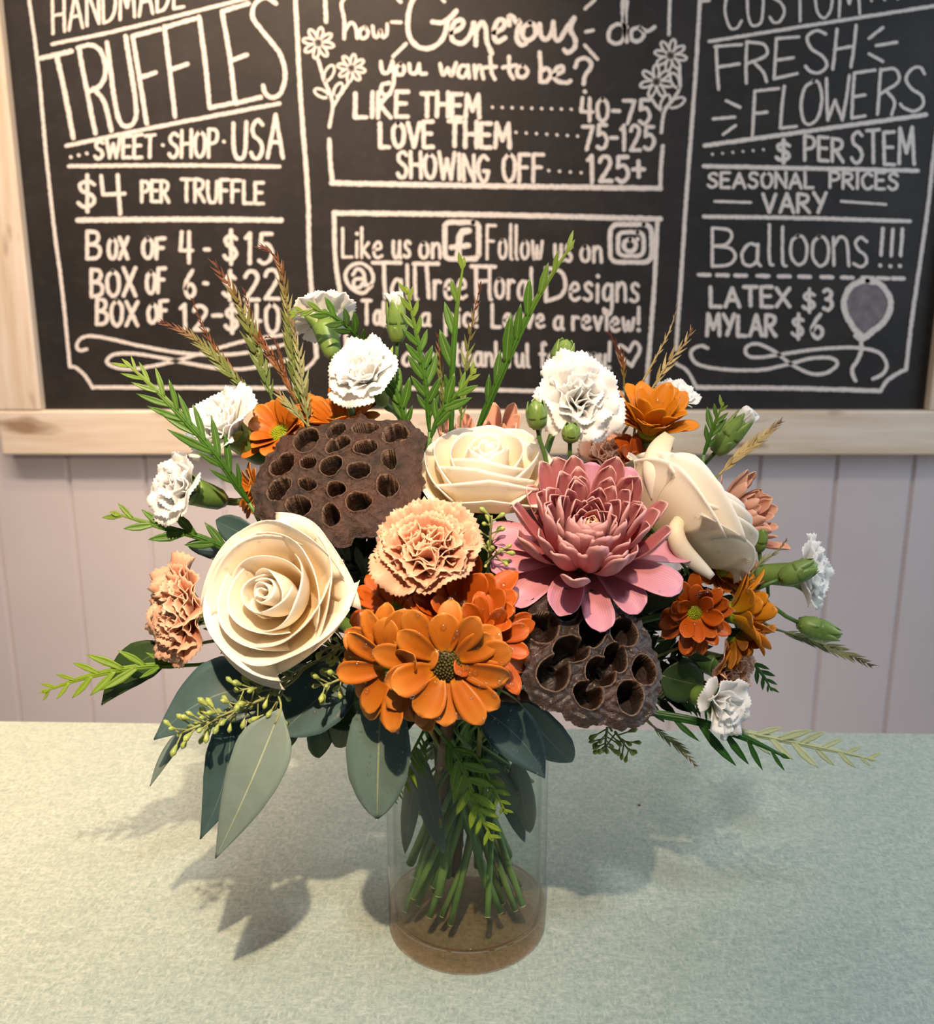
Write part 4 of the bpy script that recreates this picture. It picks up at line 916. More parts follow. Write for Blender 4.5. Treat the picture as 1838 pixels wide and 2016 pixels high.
# ------------------------------------------------------------------ daisies
def daisy(label, px, py, Y, fdir, Rd, re, seed, mat, az, n=16, elev=12, bend=-18, eye=DISC_GREEN, dr=0, wid=.36, rows=2, gr='orange daisies in the bouquet', jit=17):
    rng = random.Random(seed); z = norm(fdir); p = at(px, py, Y) - z * re * .6
    root = empty('daisy', frame_to(p, z, rng.uniform(0, 6))); tag(root, label, 'daisy', gr); ps = []
    for rw in range(rows):
        m = n if rw == 0 else n // 2
        for k in range(m):
            a = 2 * math.pi * (k + .5 * rw) / m + rng.uniform(-.17, .17)
            L = (Rd - re * .7) * rng.uniform(.80, 1.10) * (1 - .14 * rw); Wd = Rd * wid * rng.uniform(.85, 1.15)
            mb = MB(); petal(mb, L, Wd, LENS, re * .72, -re * .1 + rw * re * .18, R(elev + 14 * rw + rng.uniform(-jit, jit)), R(bend + rng.uniform(-24, 24)), rng.uniform(-.05, .4), a, 13, 9, 0.0004, twist=rng.uniform(-.35, .35), side=rng.uniform(-.08, .08), crease=.05)
            ps.append(mb.build('petal', mat, root))
    mb = MB(); nr, ns = 16, 48                                  # domed eye studded with florets
    for i in range(90):
        t = (i + .5) / 90; r_ = re * .95 * math.sqrt(t); a = i * 2.39996
        ball(mb, np.array([r_ * math.cos(a), r_ * math.sin(a), re * (.38 * (1 - t))]), re * .10, None, 1.1, 6, 4)
    lathe(mb, [(re * .02, -re * .3), (re * .95, -re * .3), (re * .98, -re * .05), (re * .8, re * .14), (re * .5, re * .28), (re * .02, re * .38)], 28)
    mb.build('eye', eye, root)
    mb = MB(); lathe(mb, [(.0006, -re * 1.0), (re * .35, -re * .95), (re * .85, -re * .5), (re * .95, -re * .2), (.0006, -re * .15)], 18, rfun=lambda th, z_: 1 + .06 * math.sin(9 * th)); mb.build('calyx', CALYXD, root)
    n_, e_ = auto(az); stem(root, p - z * re * .95, -z, n_, e_, 0.0020)
    if dr: drops(root, ps, int(dr * 1.7), rng, .0006, .0017)
    return root
daisy('orange daisy lowest at front with a dark brown-green eye', 878, 1318, -0.128, facing(0, 2), 0.0340, 0.0085, 61, ORANGE, 0, n=14, eye=DISC_DARK, dr=60, elev=8, bend=-22, wid=.40)
daisy('orange daisy at front left with drooping drop-covered petals and a green eye', 768, 1322, -0.116, facing(-22, 2), 0.0320, 0.0066, 62, ORANGE, -25, n=15, dr=60, elev=10, bend=-18, wid=.40)
daisy('orange daisy with a bright green eye touching the right lotus pod', 966, 1266, -0.110, facing(24, 18), 0.0270, 0.0075, 63, RUST, 25, n=15, dr=40, elev=24)
daisy('rust orange daisy facing up just below the peach carnation', 915, 1205, -0.098, facing(6, 46), 0.0320, 0.0066, 64, RUST, 0, n=16, dr=40, elev=34, bend=6)
daisy('rust orange daisy in shade between the cream rose and the peach carnation', 770, 1200, -0.084, facing(-26, 40), 0.0250, 0.0060, 65, RUST, -30, n=14, dr=16, elev=20)
daisy('small rust orange daisy facing left beside the right lotus pod, yellow-green eye', 1368, 1208, -0.060, facing(-8, 8), 0.0225, 0.0050, 66, RUST, 50, n=16, dr=30, elev=30, bend=-8)
daisy('amber daisy at far right seen from behind with dark calyx', 1455, 1205, -0.040, facing(78, 10), 0.0290, 0.0062, 67, AMBER, 70, n=17, dr=20, elev=42, bend=-14)
daisy('orange daisy hanging lowest at far right with thin drooping petals', 1460, 1262, -0.030, facing(64, -36), 0.0240, 0.0056, 68, ORANGE, 75, n=15, elev=36, bend=-20, wid=.3)
daisy('amber daisy tucked under the right cream rose', 1425, 1120, -0.015, facing(36, 34), 0.0250, 0.0058, 69, AMBER, 80, n=15, elev=38)
daisy('amber daisy at upper right beside the white carnation, seen from the side', 1280, 838, 0.020, facing(14, 66), 0.0330, 0.0070, 70, AMBER, 150, n=17, dr=14, elev=58, bend=-26)
daisy('orange daisy at upper left squeezed between white carnation and lotus pod', 545, 845, 0.000, facing(-20, 44), 0.0250, 0.0064, 71, ORANGE, -120, n=15, elev=36)
daisy('orange daisy behind the top edge of the left lotus pod', 668, 822, 0.010, facing(0, 64), 0.0300, 0.0068, 72, ORANGE, 180, n=16, elev=34)
daisy('orange daisy showing only a few petals left of the left lotus pod', 490, 965, -0.010, facing(-60, 10), 0.0170, 0.0048, 73, ORANGE, -80, n=13, elev=25)
daisy('dark orange daisy in shade under the amber daisy at upper right', 1262, 905, 0.020, facing(14, 40), 0.0220, 0.0056, 74, RUST, 140, n=14, elev=30)

# ------------------------------------------------------------------ lotus pods
def lotus(label, px, py, Y, fdir, outline, holes, k, ox, oy, seed, mat, az, depth=0.020, hside=0.032):
    z = norm(fdir); c = at(px, py, Y); root = empty('lotus_pod', frame_to(c, z)); tag(root, label, 'seed pod')
    M = np.array(root.matrix_world); X, Yv = M[:3, 0], M[:3, 1]; rng = random.Random(seed)
    def loc(a, b):                       # photo crop point -> pod face plane
        d = ray(ox + a * k, oy + b * k); t = np.dot(c - CAM, z) / np.dot(d, z); q = CAM + d * t - c
        return np.array([np.dot(q, X), np.dot(q, Yv)])
    O = np.array([loc(a, b) for a, b in outline]); th = np.arctan2(O[:, 1], O[:, 0]); o_ = np.argsort(th); th = th[o_]; rr = np.hypot(O[:, 0], O[:, 1])[o_]
    nt = 260; TH = np.linspace(-math.pi, math.pi, nt, endpoint=False)
    RR = np.interp(TH, np.concatenate([th - 2 * math.pi, th, th + 2 * math.pi]), np.tile(rr, 3))
    ker = np.hanning(13); ker /= ker.sum(); RR = np.convolve(np.concatenate([RR[-6:], RR, RR[:6]]), ker, 'valid')
    RR *= 1 + .012 * np.sin(TH * 23 + 1) + .01 * np.sin(TH * 37) + np.array([rng.uniform(-.008, .008) for _ in TH])
    H = []
    for h in holes:
        cx, cy, ra, rb = h[:4]; tl = R(h[4]) if len(h) > 4 else 0
        C0 = loc(cx, cy); A = loc(cx + ra * math.cos(tl), cy + ra * math.sin(tl)) - C0; B = loc(cx - rb * math.sin(tl), cy + rb * math.cos(tl)) - C0
        H.append((C0, np.linalg.inv(np.array([A, B]).T), rng.uniform(0, 6)))
    nr = 110; rad = np.linspace(0.004, 1, nr)
    XX = rad[:, None] * (RR * np.cos(TH))[None]; YY = rad[:, None] * (RR * np.sin(TH))[None]
    R0 = RR.mean()
    Z = .10 * R0 * (1 - rad[:, None] ** 2) * np.ones_like(XX) - .04 * R0 * sm(rad, .86, 1)[:, None] * (1 + .6 * np.sin(TH * 9 + .5) + .4 * np.sin(TH * 17))[None]
    Z += .0006 * np.sin(XX * 900 + 2 * np.sin(YY * 500)) * np.sin(YY * 800) + .0007 * np.sin(XX * 310 + 1) * np.sin(YY * 280 + seed)
    rim = np.zeros_like(XX); pit = np.zeros_like(XX)
    for C0, Mi, ph in H:
        dx, dy = XX - C0[0], YY - C0[1]; q0 = Mi[0, 0] * dx + Mi[0, 1] * dy; q1 = Mi[1, 0] * dx + Mi[1, 1] * dy
        an = np.arctan2(q1, q0); d = np.hypot(q0, q1) * (1 + .05 * np.sin(2 * an + ph) + .04 * np.sin(3 * an + ph * 2))
        inside = 1 - sm(d, .90, 1.02); pit = np.maximum(pit, inside); Z = Z * (1 - inside) + inside * (Z - depth * (.9 + .1 * (1 - np.clip(d, 0, 1) ** 2)))
        ri = np.exp(-((d - 1.06) / .055) ** 2); rim = np.maximum(rim, ri * (1 - inside)); Z += .0011 * np.exp(-((d - 1.10) / .10) ** 2) * (1 - inside)
    V = np.stack([XX, YY, Z], -1).reshape(-1, 3); f = grid_faces(nr, nt, 0, False, True); f.append(tuple(range(nt))[::-1])
    mb = MB(); mb.add(V, f, rim=rim.ravel(), pit=pit.ravel())
    ns = 26; s = np.linspace(0, 1, ns); pr = 1 - .86 * s ** 1.15 + .05 * np.sin(s * 3.14); zz = -hside * s ** .92        # ridged cone underneath
    rg = 1 + .035 * np.sin(TH * 16)[None] * np.sin(s * 3.1)[:, None]
    VX = (pr[:, None] * (RR * np.cos(TH))[None] * rg); VY = (pr[:, None] * (RR * np.sin(TH))[None] * rg)
    VZ = np.broadcast_to(zz[:, None], VX.shape).copy(); VZ[0] = Z[-1]; VX[0], VY[0] = XX[-1], YY[-1]
    VZ = VZ + np.linspace(1, 0, ns)[:, None] * 0 + (Z[-1] * (1 - s)[:, None] ** 3 * (s[:, None] > 0))
    mb.add(np.stack([VX, VY, VZ], -1).reshape(-1, 3), grid_faces(ns, nt, 0, True, True) + [tuple((ns - 1) * nt + i for i in range(nt))], rim=0, pit=0)
    mb.build('seed_head', mat, root)
    n_, e_ = auto(az, 0.02); stem(root, c - z * hside * .97, -z, n_, e_, 0.0046, STEMB)
    return root
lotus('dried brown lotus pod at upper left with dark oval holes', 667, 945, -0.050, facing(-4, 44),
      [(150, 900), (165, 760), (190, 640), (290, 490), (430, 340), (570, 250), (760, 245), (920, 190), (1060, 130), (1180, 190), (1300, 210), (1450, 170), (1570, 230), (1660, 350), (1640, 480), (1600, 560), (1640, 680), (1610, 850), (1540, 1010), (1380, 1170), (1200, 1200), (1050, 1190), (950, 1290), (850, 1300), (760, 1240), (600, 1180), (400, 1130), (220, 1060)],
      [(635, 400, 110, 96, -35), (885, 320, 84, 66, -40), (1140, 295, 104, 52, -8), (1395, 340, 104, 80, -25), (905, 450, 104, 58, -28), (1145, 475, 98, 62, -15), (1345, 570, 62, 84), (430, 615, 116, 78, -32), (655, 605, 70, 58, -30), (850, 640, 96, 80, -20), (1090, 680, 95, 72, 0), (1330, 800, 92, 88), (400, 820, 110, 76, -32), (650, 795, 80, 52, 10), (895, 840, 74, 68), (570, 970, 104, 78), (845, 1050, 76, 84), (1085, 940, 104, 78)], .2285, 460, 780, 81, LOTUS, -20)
lotus('dark wet lotus pod at front right with large open cells', 1166, 1300, -0.098, facing(12, 38),
      [(265, 470), (350, 300), (500, 180), (700, 130), (900, 160), (1150, 260), (1340, 430), (1500, 620), (1600, 850), (1650, 1050), (1640, 1250), (1560, 1480), (1400, 1590), (1200, 1610), (1065, 1550), (830, 1590), (640, 1440), (430, 1390), (280, 1230), (250, 1050), (300, 900), (280, 700)],
      [(430, 600, 160, 150), (660, 390, 130, 150, -10), (990, 370, 145, 132, 20), (925, 650, 128, 158, -12), (1250, 650, 130, 150, -12), (710, 830, 164, 132, 12), (1160, 910, 112, 146, -25), (1000, 1060, 158, 128, 30), (545, 1060, 160, 165, -20), (1450, 1030, 112, 156, -12), (890, 1280, 146, 126, 25), (1310, 1300, 126, 168, -20)], .1959, 980, 1120, 82, LOTUSWET, 20, depth=0.022)
# ------------------------------------------------------------------ leaves
LEAFP = [(0, .06), (.06, .35), (.18, .78), (.32, 1), (.5, .93), (.7, .64), (.86, .32), (.96, .1), (1, .02)]
OVALP = [(0, .06), (.06, .45), (.2, .85), (.42, 1), (.65, .9), (.82, .62), (.93, .34), (1, .04)]
def leaf_mesh(b, t, w, roll=0.0, bow=0.0, cup=.15, sway=0.0, prof=LEAFP, nv=22, nu=9, nrm=None, thick=.0004, wave=.0, ph=0.0):
    """world-space leaf from base b to tip t, width w (metres); nrm: side it shows"""
    b = np.asarray(b, float); t = np.asarray(t, float); ax = t - b; L = np.linalg.norm(ax); ax = ax / L
    n0 = norm(CAM - (b + t) / 2) if nrm is None else norm(nrm)
    n0 = norm(n0 - ax * np.dot(n0, ax)); s0 = np.cross(ax, n0)
    c, s = math.cos(roll), math.sin(roll); n1 = n0 * c + s0 * s; s1 = np.cross(ax, n1)
    v = np.linspace(0, 1, nv); u = np.linspace(-1, 1, nu)
    C = b + np.outer(v, ax) * L + np.outer(np.sin(math.pi * v) * bow * L, n1) + np.outer(np.sin(math.pi * v) * sway * L, s1)
    ww = w * np.interp(v, [q[0] for q in prof], [q[1] for q in prof])
    P = C[:, None, :] + s1[None, None] * (u[None, :, None] * ww[:, None, None] / 2) + n1[None, None] * (cup * (np.abs(u) ** 1.6)[None, :, None] * ww[:, None, None] / 2 + wave * L * np.sin(9 * v + ph)[:, None, None] * (np.abs(u))[None, :, None] * u[None, :, None])
    mb = MB(); sheet(mb, P, thick, np.broadcast_to(n1, P.shape), pt=np.repeat(v, nu).reshape(nv, nu))
    return mb, C

def euc_branch(label, path, leaves, clusters, az, seed, rad=.0011, nm_='eucalyptus_branch'):
    """path: (px, py, Y) along the twig, outwards; leaves: (base px,py,Y, tip px,py,Y, width px, roll, bow, material)"""
    rng = random.Random(seed); W_ = [at(*p) for p in path]
    root = empty(nm_, Matrix.Translation(W_[0])); tag(root, label, 'eucalyptus' if 'euc' in nm_ else 'leaf branch', 'seeded eucalyptus branches' if 'euc' in nm_ else None); Mi = root.matrix_world.inverted()
    C = cr(W_, 24); mb = MB(); tube(mb, C, np.linspace(rad, rad * .6, 24), 7); mb.build('twig', SEEDSTEM, root, True, Mi)
    lv = []
    for (bx, by, bY, tx, ty, tY, wp, roll, bow, mt, *ex) in leaves:
        b, t = at(bx, by, bY), at(tx, ty, tY); i = np.argmin(np.linalg.norm(C - b, axis=1))
        kw = ex[0] if ex else {}
        mb, cl = leaf_mesh(b, t, wp / ppm((b + t) / 2), roll, bow, prof=kw.get('prof', LEAFP), sway=kw.get('sway', 0.0), cup=kw.get('cup', .15), wave=.004, ph=rng.uniform(0, 6))
        o = mb.build('leaf', mt, root, True, Mi); lv.append((o, kw.get('dr', 0)))
        d0 = np.linalg.norm(C[i] - b)
        if .002 < d0 < .06:
            mb = MB(); tube(mb, cr([C[i], (C[i] + b) / 2 + np.array([0, 0, .002]), b, cl[2]], 10), .0006, 6); mb.build('leaf_stalk', SEEDSTEM, o, True, Mi)
    for (p0, p1, n, sz, sp) in clusters:              # seed clusters along p0 -> p1
        a, b = at(*p0), at(*p1); ax = b - a; L = np.linalg.norm(ax); axn = ax / L; vw = norm(CAM - a)
        tw = MB(); tube(tw, cr([a, a + ax * .5 + vw * .002, b], 10), np.linspace(.0008, .0005, 10), 6)
        for k in range(n):
            f = ((k + .5) / n) ** .9; base = a + ax * f
            th = k * 2.4 + rng.uniform(-.4, .4); e1 = norm(np.cross(axn, vw)); e2 = np.cross(axn, e1)
            d = norm(axn * rng.uniform(.25, .9) + e1 * math.cos(th) + e2 * math.sin(th) * .8); Ls = sp * rng.uniform(.7, 1.2) * (1 - .35 * f)
            tp = base + d * Ls; tube(tw, [base, base + d * Ls * .5, tp], .00042, 5, False)
            pm = MB(); z = d; x = norm(np.cross(z, [.3, .2, .9])); y = np.cross(z, x); s_ = sz * rng.uniform(.8, 1.15)
            pr = [(.12, -.15), (.22, .1), (.34, .5), (.46, .95), (.46, 1.15), (.33, 1.38), (.1, 1.62), (.01, 1.68)]; V = []
            for (r_, zz) in pr:
                for q in range(8): V.append(tp + s_ * (z * zz + r_ * (x * math.cos(q * .7854) + y * math.sin(q * .7854))))
            pm.add(V, grid_faces(len(pr), 8, 0, False, True) + [tuple(range(8))[::-1], tuple(7 * 8 + q for q in range(8))]); pm.build('seed_pod', SEED, root, True, Mi)
        tw.build('seed_twig', SEEDSTEM, root, True, Mi)
    if az is not None:
        n_, e_ = auto(az); stem(root, W_[0], norm(W_[0] - W_[1]), n_, e_, .0016, STEMO)
    for o, k in lv:
        if k: drops(root, [o], k, rng, .0005, .0010)
    return root
V_ = {'prof': OVALP}
euc_branch('eucalyptus branch drooping at left with the long pale leaf and clusters of green seeds', [(650, 1290, -.05), (600, 1315, -.085), (570, 1345, -.098), (470, 1400, -.10), (410, 1430, -.10)],
    [(553, 1395, -.105, 424, 1690, -.120, 114, .15, .06, EUCP, {'sway': -.02, 'prof': [(0, .03), (.05, .3), (.16, .85), (.26, 1), (.42, .93), (.6, .72), (.78, .42), (.92, .16), (1, .02)]}),
     (455, 1395, -.085, 394, 1652, -.095, 92, -.2, .05, EUCD, {'sway': -.06}), (556, 1348, -.075, 303, 1456, -.088, 140, .3, .08, EUCD, {'sway': .10, 'cup': .25}),
     (375, 1430, -.06, 295, 1548, -.07, 40, .9, .05, EUCP), (560, 1365, -.07, 500, 1520, -.07, 110, -.3, .05, EUCG)],
    [((575, 1335, -.098), (470, 1360, -.104), 14, .0031, .0085), ((520, 1375, -.100), (395, 1425, -.108), 20, .0032, .0095), ((560, 1350, -.096), (520, 1440, -.100), 11, .0029, .0085), ((440, 1410, -.105), (350, 1445, -.112), 14, .0032, .0085)], -50, 91)
euc_branch('eucalyptus sprig with dark wet leaf between the large cream rose and front daisies', [(720, 1290, -.04), (680, 1310, -.075), (650, 1330, -.09)],
    [(690, 1320, -.07, 552, 1445, -.085, 130, .2, .06, EUCD, {'dr': 40, 'cup': .2, **V_}), (625, 1400, -.055, 628, 1492, -.05, 62, -.5, .05, EUCG, V_), (720, 1370, -.06, 640, 1425, -.065, 90, .1, .05, EUCG, V_)],
    [((690, 1275, -.088), (640, 1275, -.094), 8, .0029, .008), ((690, 1330, -.09), (635, 1350, -.098), 14, .003, .0085)], -35, 92)
euc_branch('grey eucalyptus leaf hanging over the left side of the vase mouth, beaded with water', [(790, 1330, -.04), (770, 1350, -.075), (755, 1375, -.085)],
    [(750, 1365, -.09, 742, 1612, -.098, 128, .1, .05, EUC, {'dr': 100, 'prof': OVALP, 'cup': .1}), (700, 1380, -.06, 660, 1470, -.05, 70, .3, .05, EUCG, V_)], [], -10, 93)
euc_branch('two grey eucalyptus leaves hanging over the right side of the vase mouth', [(930, 1330, -.04), (940, 1360, -.075), (960, 1385, -.082)],
    [(935, 1385, -.088, 1072, 1532, -.070, 100, -.2, .08, EUCD, {'dr': 40, 'cup': .2, 'sway': -.05}), (1020, 1380, -.055, 1125, 1500, -.035, 88, .4, .06, EUCD, {'prof': OVALP})], [], 20, 94)
euc_branch('dark green eucalyptus leaf poking out at far left behind the lime frond', [(430, 1260, -.02), (380, 1270, -.03), (345, 1285, -.035)],
    [(345, 1270, -.03, 200, 1388, -.035, 82, .3, .08, EUCG, {'sway': .08})], [], -75, 95)
euc_branch('blue-green eucalyptus leaves between the left white carnation and the large cream rose', [(540, 1090, -.01), (500, 1075, -.02), (470, 1065, -.025)],
    [(505, 1060, -.03, 425, 1025, -.02, 62, -.4, .05, EUCD, V_), (470, 1100, -.02, 368, 1070, -.01, 46, .5, .05, EUCD, V_)], [], -70, 96)
euc_branch('small seeded eucalyptus sprig hanging below the right lotus pod', [(1140, 1380, -.04), (1190, 1420, -.055), (1205, 1440, -.058)],
    [], [((1195, 1432, -.058), (1190, 1475, -.064), 12, .0030, .0075), ((1210, 1440, -.058), (1238, 1478, -.064), 9, .0030, .0075)], 40, 97)
euc_branch('small seeded eucalyptus sprig between the peach carnation and the pink chrysanthemum', [(960, 1130, -.04), (965, 1090, -.06), (968, 1060, -.072)],
    [], [((962, 1100, -.066), (968, 1015, -.076), 10, .0026, .0065), ((955, 1110, -.066), (985, 1085, -.080), 9, .0026, .007)], 0, 98)
euc_branch('dark olive eucalyptus leaf under the petals of the pink chrysanthemum', [(1210, 1220, -.03), (1215, 1200, -.05), (1220, 1188, -.055)],
    [(1215, 1185, -.062, 1345, 1160, -.075, 62, .1, .05, EUCG, V_), (1300, 1330, -.05, 1385, 1350, -.04, 85, .2, .05, EUCG, V_)], [], 45, 99)

# ------------------------------------------------------------------ fronds
def frond(label, path, mat, lob, gap, wid, az=None, ang=34, seed=0, roll=0.0, rach=.0009, taper=(.55, 1, .35), nm_='frond', grp=None, cat='greenery', flat=.2, side=0, st=None, start=.06, lprof=None, stems=True, smat=None, wing=0.0):
    """toothed leaf spray: path (px,py,Y) base to tip, lobes lob px long, gap px apart, wid = width / length"""
    rng = random.Random(seed + 500); P = [at(*p) for p in path]; n = 60
    C = cr(P, n); k_ = ppm(C[n // 2]); L = np.sum(np.linalg.norm(np.diff(C, axis=0), axis=1)); Tn = norm(np.gradient(C, axis=0))
    root = empty(nm_, Matrix.Translation(C[0])); tag(root, label, cat, grp); Mi = root.matrix_world.inverted()
    mb = MB(); tt = np.linspace(0, 1, n)
    tube(mb, C, rach * (1 - .7 * tt), 6, pt=np.repeat(tt, 6), pu=.5, ps=1); mb.build('rachis', mat, root, True, Mi)
    mb = MB()
    if wing:                                             # flat winged midrib the lobes grow out of
        vw = norm(CAM - C); b = norm(np.cross(Tn, vw)); nn = np.cross(b, Tn); c, s = math.cos(roll), math.sin(roll); bb = b * c + nn * s
        hw = wing / k_ / 2 * np.interp(tt, [0, .1, .6, 1], [.5, 1, .9, .25]); us = np.linspace(-1, 1, 5)
        PP = C[:, None] + bb[:, None] * (us[None, :, None] * hw[:, None, None]); sheet(mb, PP, .0004, np.broadcast_to(nn[:, None], PP.shape), pt=np.repeat(tt, 5))
    m = max(4, int(L * k_ / gap)); lp = lprof or [(0, .55), (.25, .75), (.5, 1), (.75, .72), (.92, .3), (1, .03)]
    for j in range(m):
        f = start + (1 - start) * (j + .5) / m; i = min(int(f * (n - 1)), n - 1); p = C[i]; T_ = Tn[i]
        vw = norm(CAM - p); b = norm(np.cross(T_, vw)); nn = np.cross(b, T_); c, s = math.cos(roll), math.sin(roll); b, nn = b * c + nn * s, nn * c - b * s
        sc = np.interp(f, [0, .35, 1], taper)
        for sg in (1, -1):
            if side and sg != side: continue
            a = R(ang + rng.uniform(-6, 6)); d = norm(T_ * math.cos(a) + sg * b * math.sin(a) + nn * rng.uniform(-flat, flat))
            l_ = lob / k_ * sc * rng.uniform(.85, 1.12); q = p + T_ * (gap / k_ * (.25 if sg < 0 else -.1))
            sd = norm(np.cross(d, nn)); v = np.linspace(0, 1, 9); u = np.linspace(-1, 1, 5)
            ww = l_ * wid * np.interp(v, [x[0] for x in lp], [x[1] for x in lp])
            cc = q + np.outer(v * l_, d) + np.outer(v ** 2 * l_ * .22, T_)
            PP = cc[:, None] + sd[None, None] * (u[None, :, None] * ww[:, None, None] / 2) + nn[None, None] * (np.abs(u)[None, :, None] * ww[:, None, None] * .12)
            sheet(mb, PP, .0003, np.broadcast_to(nn, PP.shape), pt=f + 0 * np.repeat(v, 5))
    tp = C[-1] + Tn[-1] * lob / k_ * .35 * taper[2]                       # end lobe
    m2, _ = leaf_mesh(C[-4], tp, lob / k_ * wid * .5, nv=8, nu=5, thick=.0003); m2.a['pt'] = [np.ones(m2.n)]
    mb.add(np.vstack(m2.v), m2.f, **{k: np.concatenate(x) for k, x in m2.a.items()})
    mb.build('leaflets', mat, root, True, Mi)
    if stems:
        n_, e_ = auto(az, shallow=True); stem(root, C[0], -Tn[0], n_, e_, rach * 1.25, smat or st or STEM, cut=False)
    return root
GV = 'broad toothed green fronds'; BR = 'browning feathery sprays'
frond('green toothed frond rising at far left above the white carnations', [(490, 990, -.03), (420, 890, -.035), (330, 790, -.035), (246, 712, -.03)], FGREEN, 78, 40, 0.21, -75, 30, 1, grp=GV, wing=15)
frond('green toothed frond pointing left beneath the farthest left white carnation', [(475, 1095, -.025), (400, 1060, -.03), (310, 1035, -.035), (224, 1010, -.035)], FGREEN, 72, 56, 0.34, -75, 32, 2, grp=GV, wing=14)
frond('lime green toothed frond pointing left below the left peach carnation', [(365, 1310, -.04), (280, 1312, -.05), (180, 1330, -.055), (84, 1362, -.055)], FLIME, 66, 42, 0.26, -65, 40, 3, grp=GV, wing=13)
frond('dark green leafy spray standing just right of the tall green bud', [(845, 850, .00), (838, 760, .00), (820, 660, .00), (800, 568, .00)], FGREEN, 56, 35, 0.34, 180, 34, 4, grp=GV, wing=11)
frond('broad upright green frond whose tip reaches the chalk square icon', [(888, 850, .02), (890, 740, .02), (898, 620, .02), (913, 512, .02)], FGREEN, 62, 61, 0.33, 180, 24, 5, grp=GV, wing=12, rach=.0018, side=-1)
frond('tallest green toothed frond leaning right across the chalk lettering', [(938, 850, .03), (985, 740, .03), (1050, 600, .03), (1126, 480, .03)], FGREEN, 76, 49, 0.28, 160, 22, 6, grp=GV, wing=15, rach=.0013, side=-1)
frond('short forked green frond left of the middle cream rose', [(848, 862, -.03), (868, 810, -.03), (905, 770, -.03), (934, 730, -.03)], FGREEN, 52, 35, 0.36, 170, 30, 7, grp=GV, wing=10)
frond('green toothed frond lying across the calyx of the highest white carnation', [(725, 690, .035), (680, 640, .015), (630, 612, .005), (574, 616, .005)], FGREEN, 46, 35, 0.39, -140, 38, 8, grp=GV, wing=9)
frond('green frond leaning left between the two middle white carnations', [(800, 860, .0), (790, 800, .0), (770, 740, .0), (760, 690, .005)], FGREEN, 54, 35, 0.34, 180, 32, 9, grp=GV, wing=10)
for a in (('brown-green feathery spray leaning left, reddest at its low tip', [(515, 805, .02), (442, 725, .02), (380, 665, .02), (316, 633, .02)], FBROWN, 36, 15, -120, 21),
          ('reddish bare spray beside the leaning feathery one at upper left', [(515, 805, .025), (442, 713, .025), (405, 655, .025), (378, 588, .025)], FRED, 24, 16, -120, 22),
          ('tall feathery brown-green spray left of the highest white carnation', [(540, 800, .03), (510, 708, .03), (472, 600, .03), (422, 518, .03)], FBROWN, 46, 20, -130, 23),
          ('thin dark red spray between the two tall feathery ones', [(596, 800, .03), (540, 711, .03), (503, 649, .03), (480, 570, .03)], FRED, 28, 18, -130, 24),
          ('tallest feathery spray with a hooked dark tip beside the highest white carnation', [(597, 832, .02), (578, 720, .02), (566, 610, .02), (548, 515, .02), (512, 484, .02)], FBROWN, 40, 17, -140, 25),
          ('curling coppery spray with its tip bent over at upper left', [(600, 815, .015), (565, 755, .015), (552, 700, .015), (538, 668, .015), (520, 664, .015)], FRED, 16, 8, -130, 26),
          ('pale olive spray above the left lotus pod', [(607, 838, -.01), (600, 790, -.01), (588, 700, -.01), (574, 630, -.01)], FOLIVE, 36, 20, -140, 27),
          ('short pale spray drooping left over the orange daisies', [(604, 836, -.02), (585, 815, -.02), (565, 795, -.02), (546, 770, -.02)], FOLIVE, 34, 16, -120, 28),
          ('golden brown upright spray between two green fronds', [(905, 850, .03), (912, 760, .03), (925, 660, .03), (946, 556, .03)], FBROWN, 34, 30, 180, 29),
          ('short brownish spray low among the middle fronds', [(872, 850, .04), (872, 780, .04), (866, 720, .04), (862, 660, .04)], FBROWN, 30, 18, 180, 30),
          ('straw brown reed leaning right at upper right', [(1265, 750, .04), (1290, 705, .04), (1318, 650, .04), (1333, 602, .04)], FSTRAW, 14, 22, 130, 31),
          ('pale straw spray with hooked tip behind the amber daisy', [(1280, 770, .045), (1315, 715, .045), (1345, 680, .045), (1362, 648, .045)], FSTRAW, 34, 22, 130, 32),
          ('dark red-brown spray above the white carnation at upper right', [(1228, 760, .04), (1226, 720, .04), (1218, 690, .04), (1198, 655, .04)], FRED, 24, 16, 140, 33),
          ('straw coloured spray at right above the sideways cream rose', [(1415, 935, -.005), (1450, 900, -.005), (1490, 868, -.005), (1536, 830, -.005)], FSTRAW, 34, 11, 95, 34),
          ('olive feathery spray reaching to the far right below the green bud', [(1530, 1240, -.01), (1590, 1258, -.01), (1650, 1280, -.01), (1715, 1310, -.01)], FOLIVE, 38, 14, 80, 35),
          ('thin grey-green spray hanging under the right lotus pod', [(1280, 1425, -.03), (1315, 1455, -.03), (1345, 1480, -.03), (1370, 1508, -.03)], FOLIVE, 26, 13, 55, 36),
          ('fine spray crossing the leaf bract of the far right white carnation', [(1470, 1140, -.03), (1500, 1105, -.03), (1530, 1085, -.03), (1548, 1062, -.03)], FOLIVE, 16, 10, 85, 37)):
    lb, pth, mt, lo, gp, az, sd = a
    frond(lb, pth, mt, lo, gp, .24, az, 24, sd, nm_='feathery_spray', grp=BR, rach=.0007, flat=.5, lprof=[(0, .9), (.2, 1), (.6, .6), (1, .04)], smat=STEMO)
frond('small green frond beside the opening bud at upper right', [(1385, 895, .0), (1395, 865, .0), (1408, 830, .0), (1422, 796, .0)], FGREEN, 40, 33, 0.33, 95, 34, 41, grp=GV, wing=8)
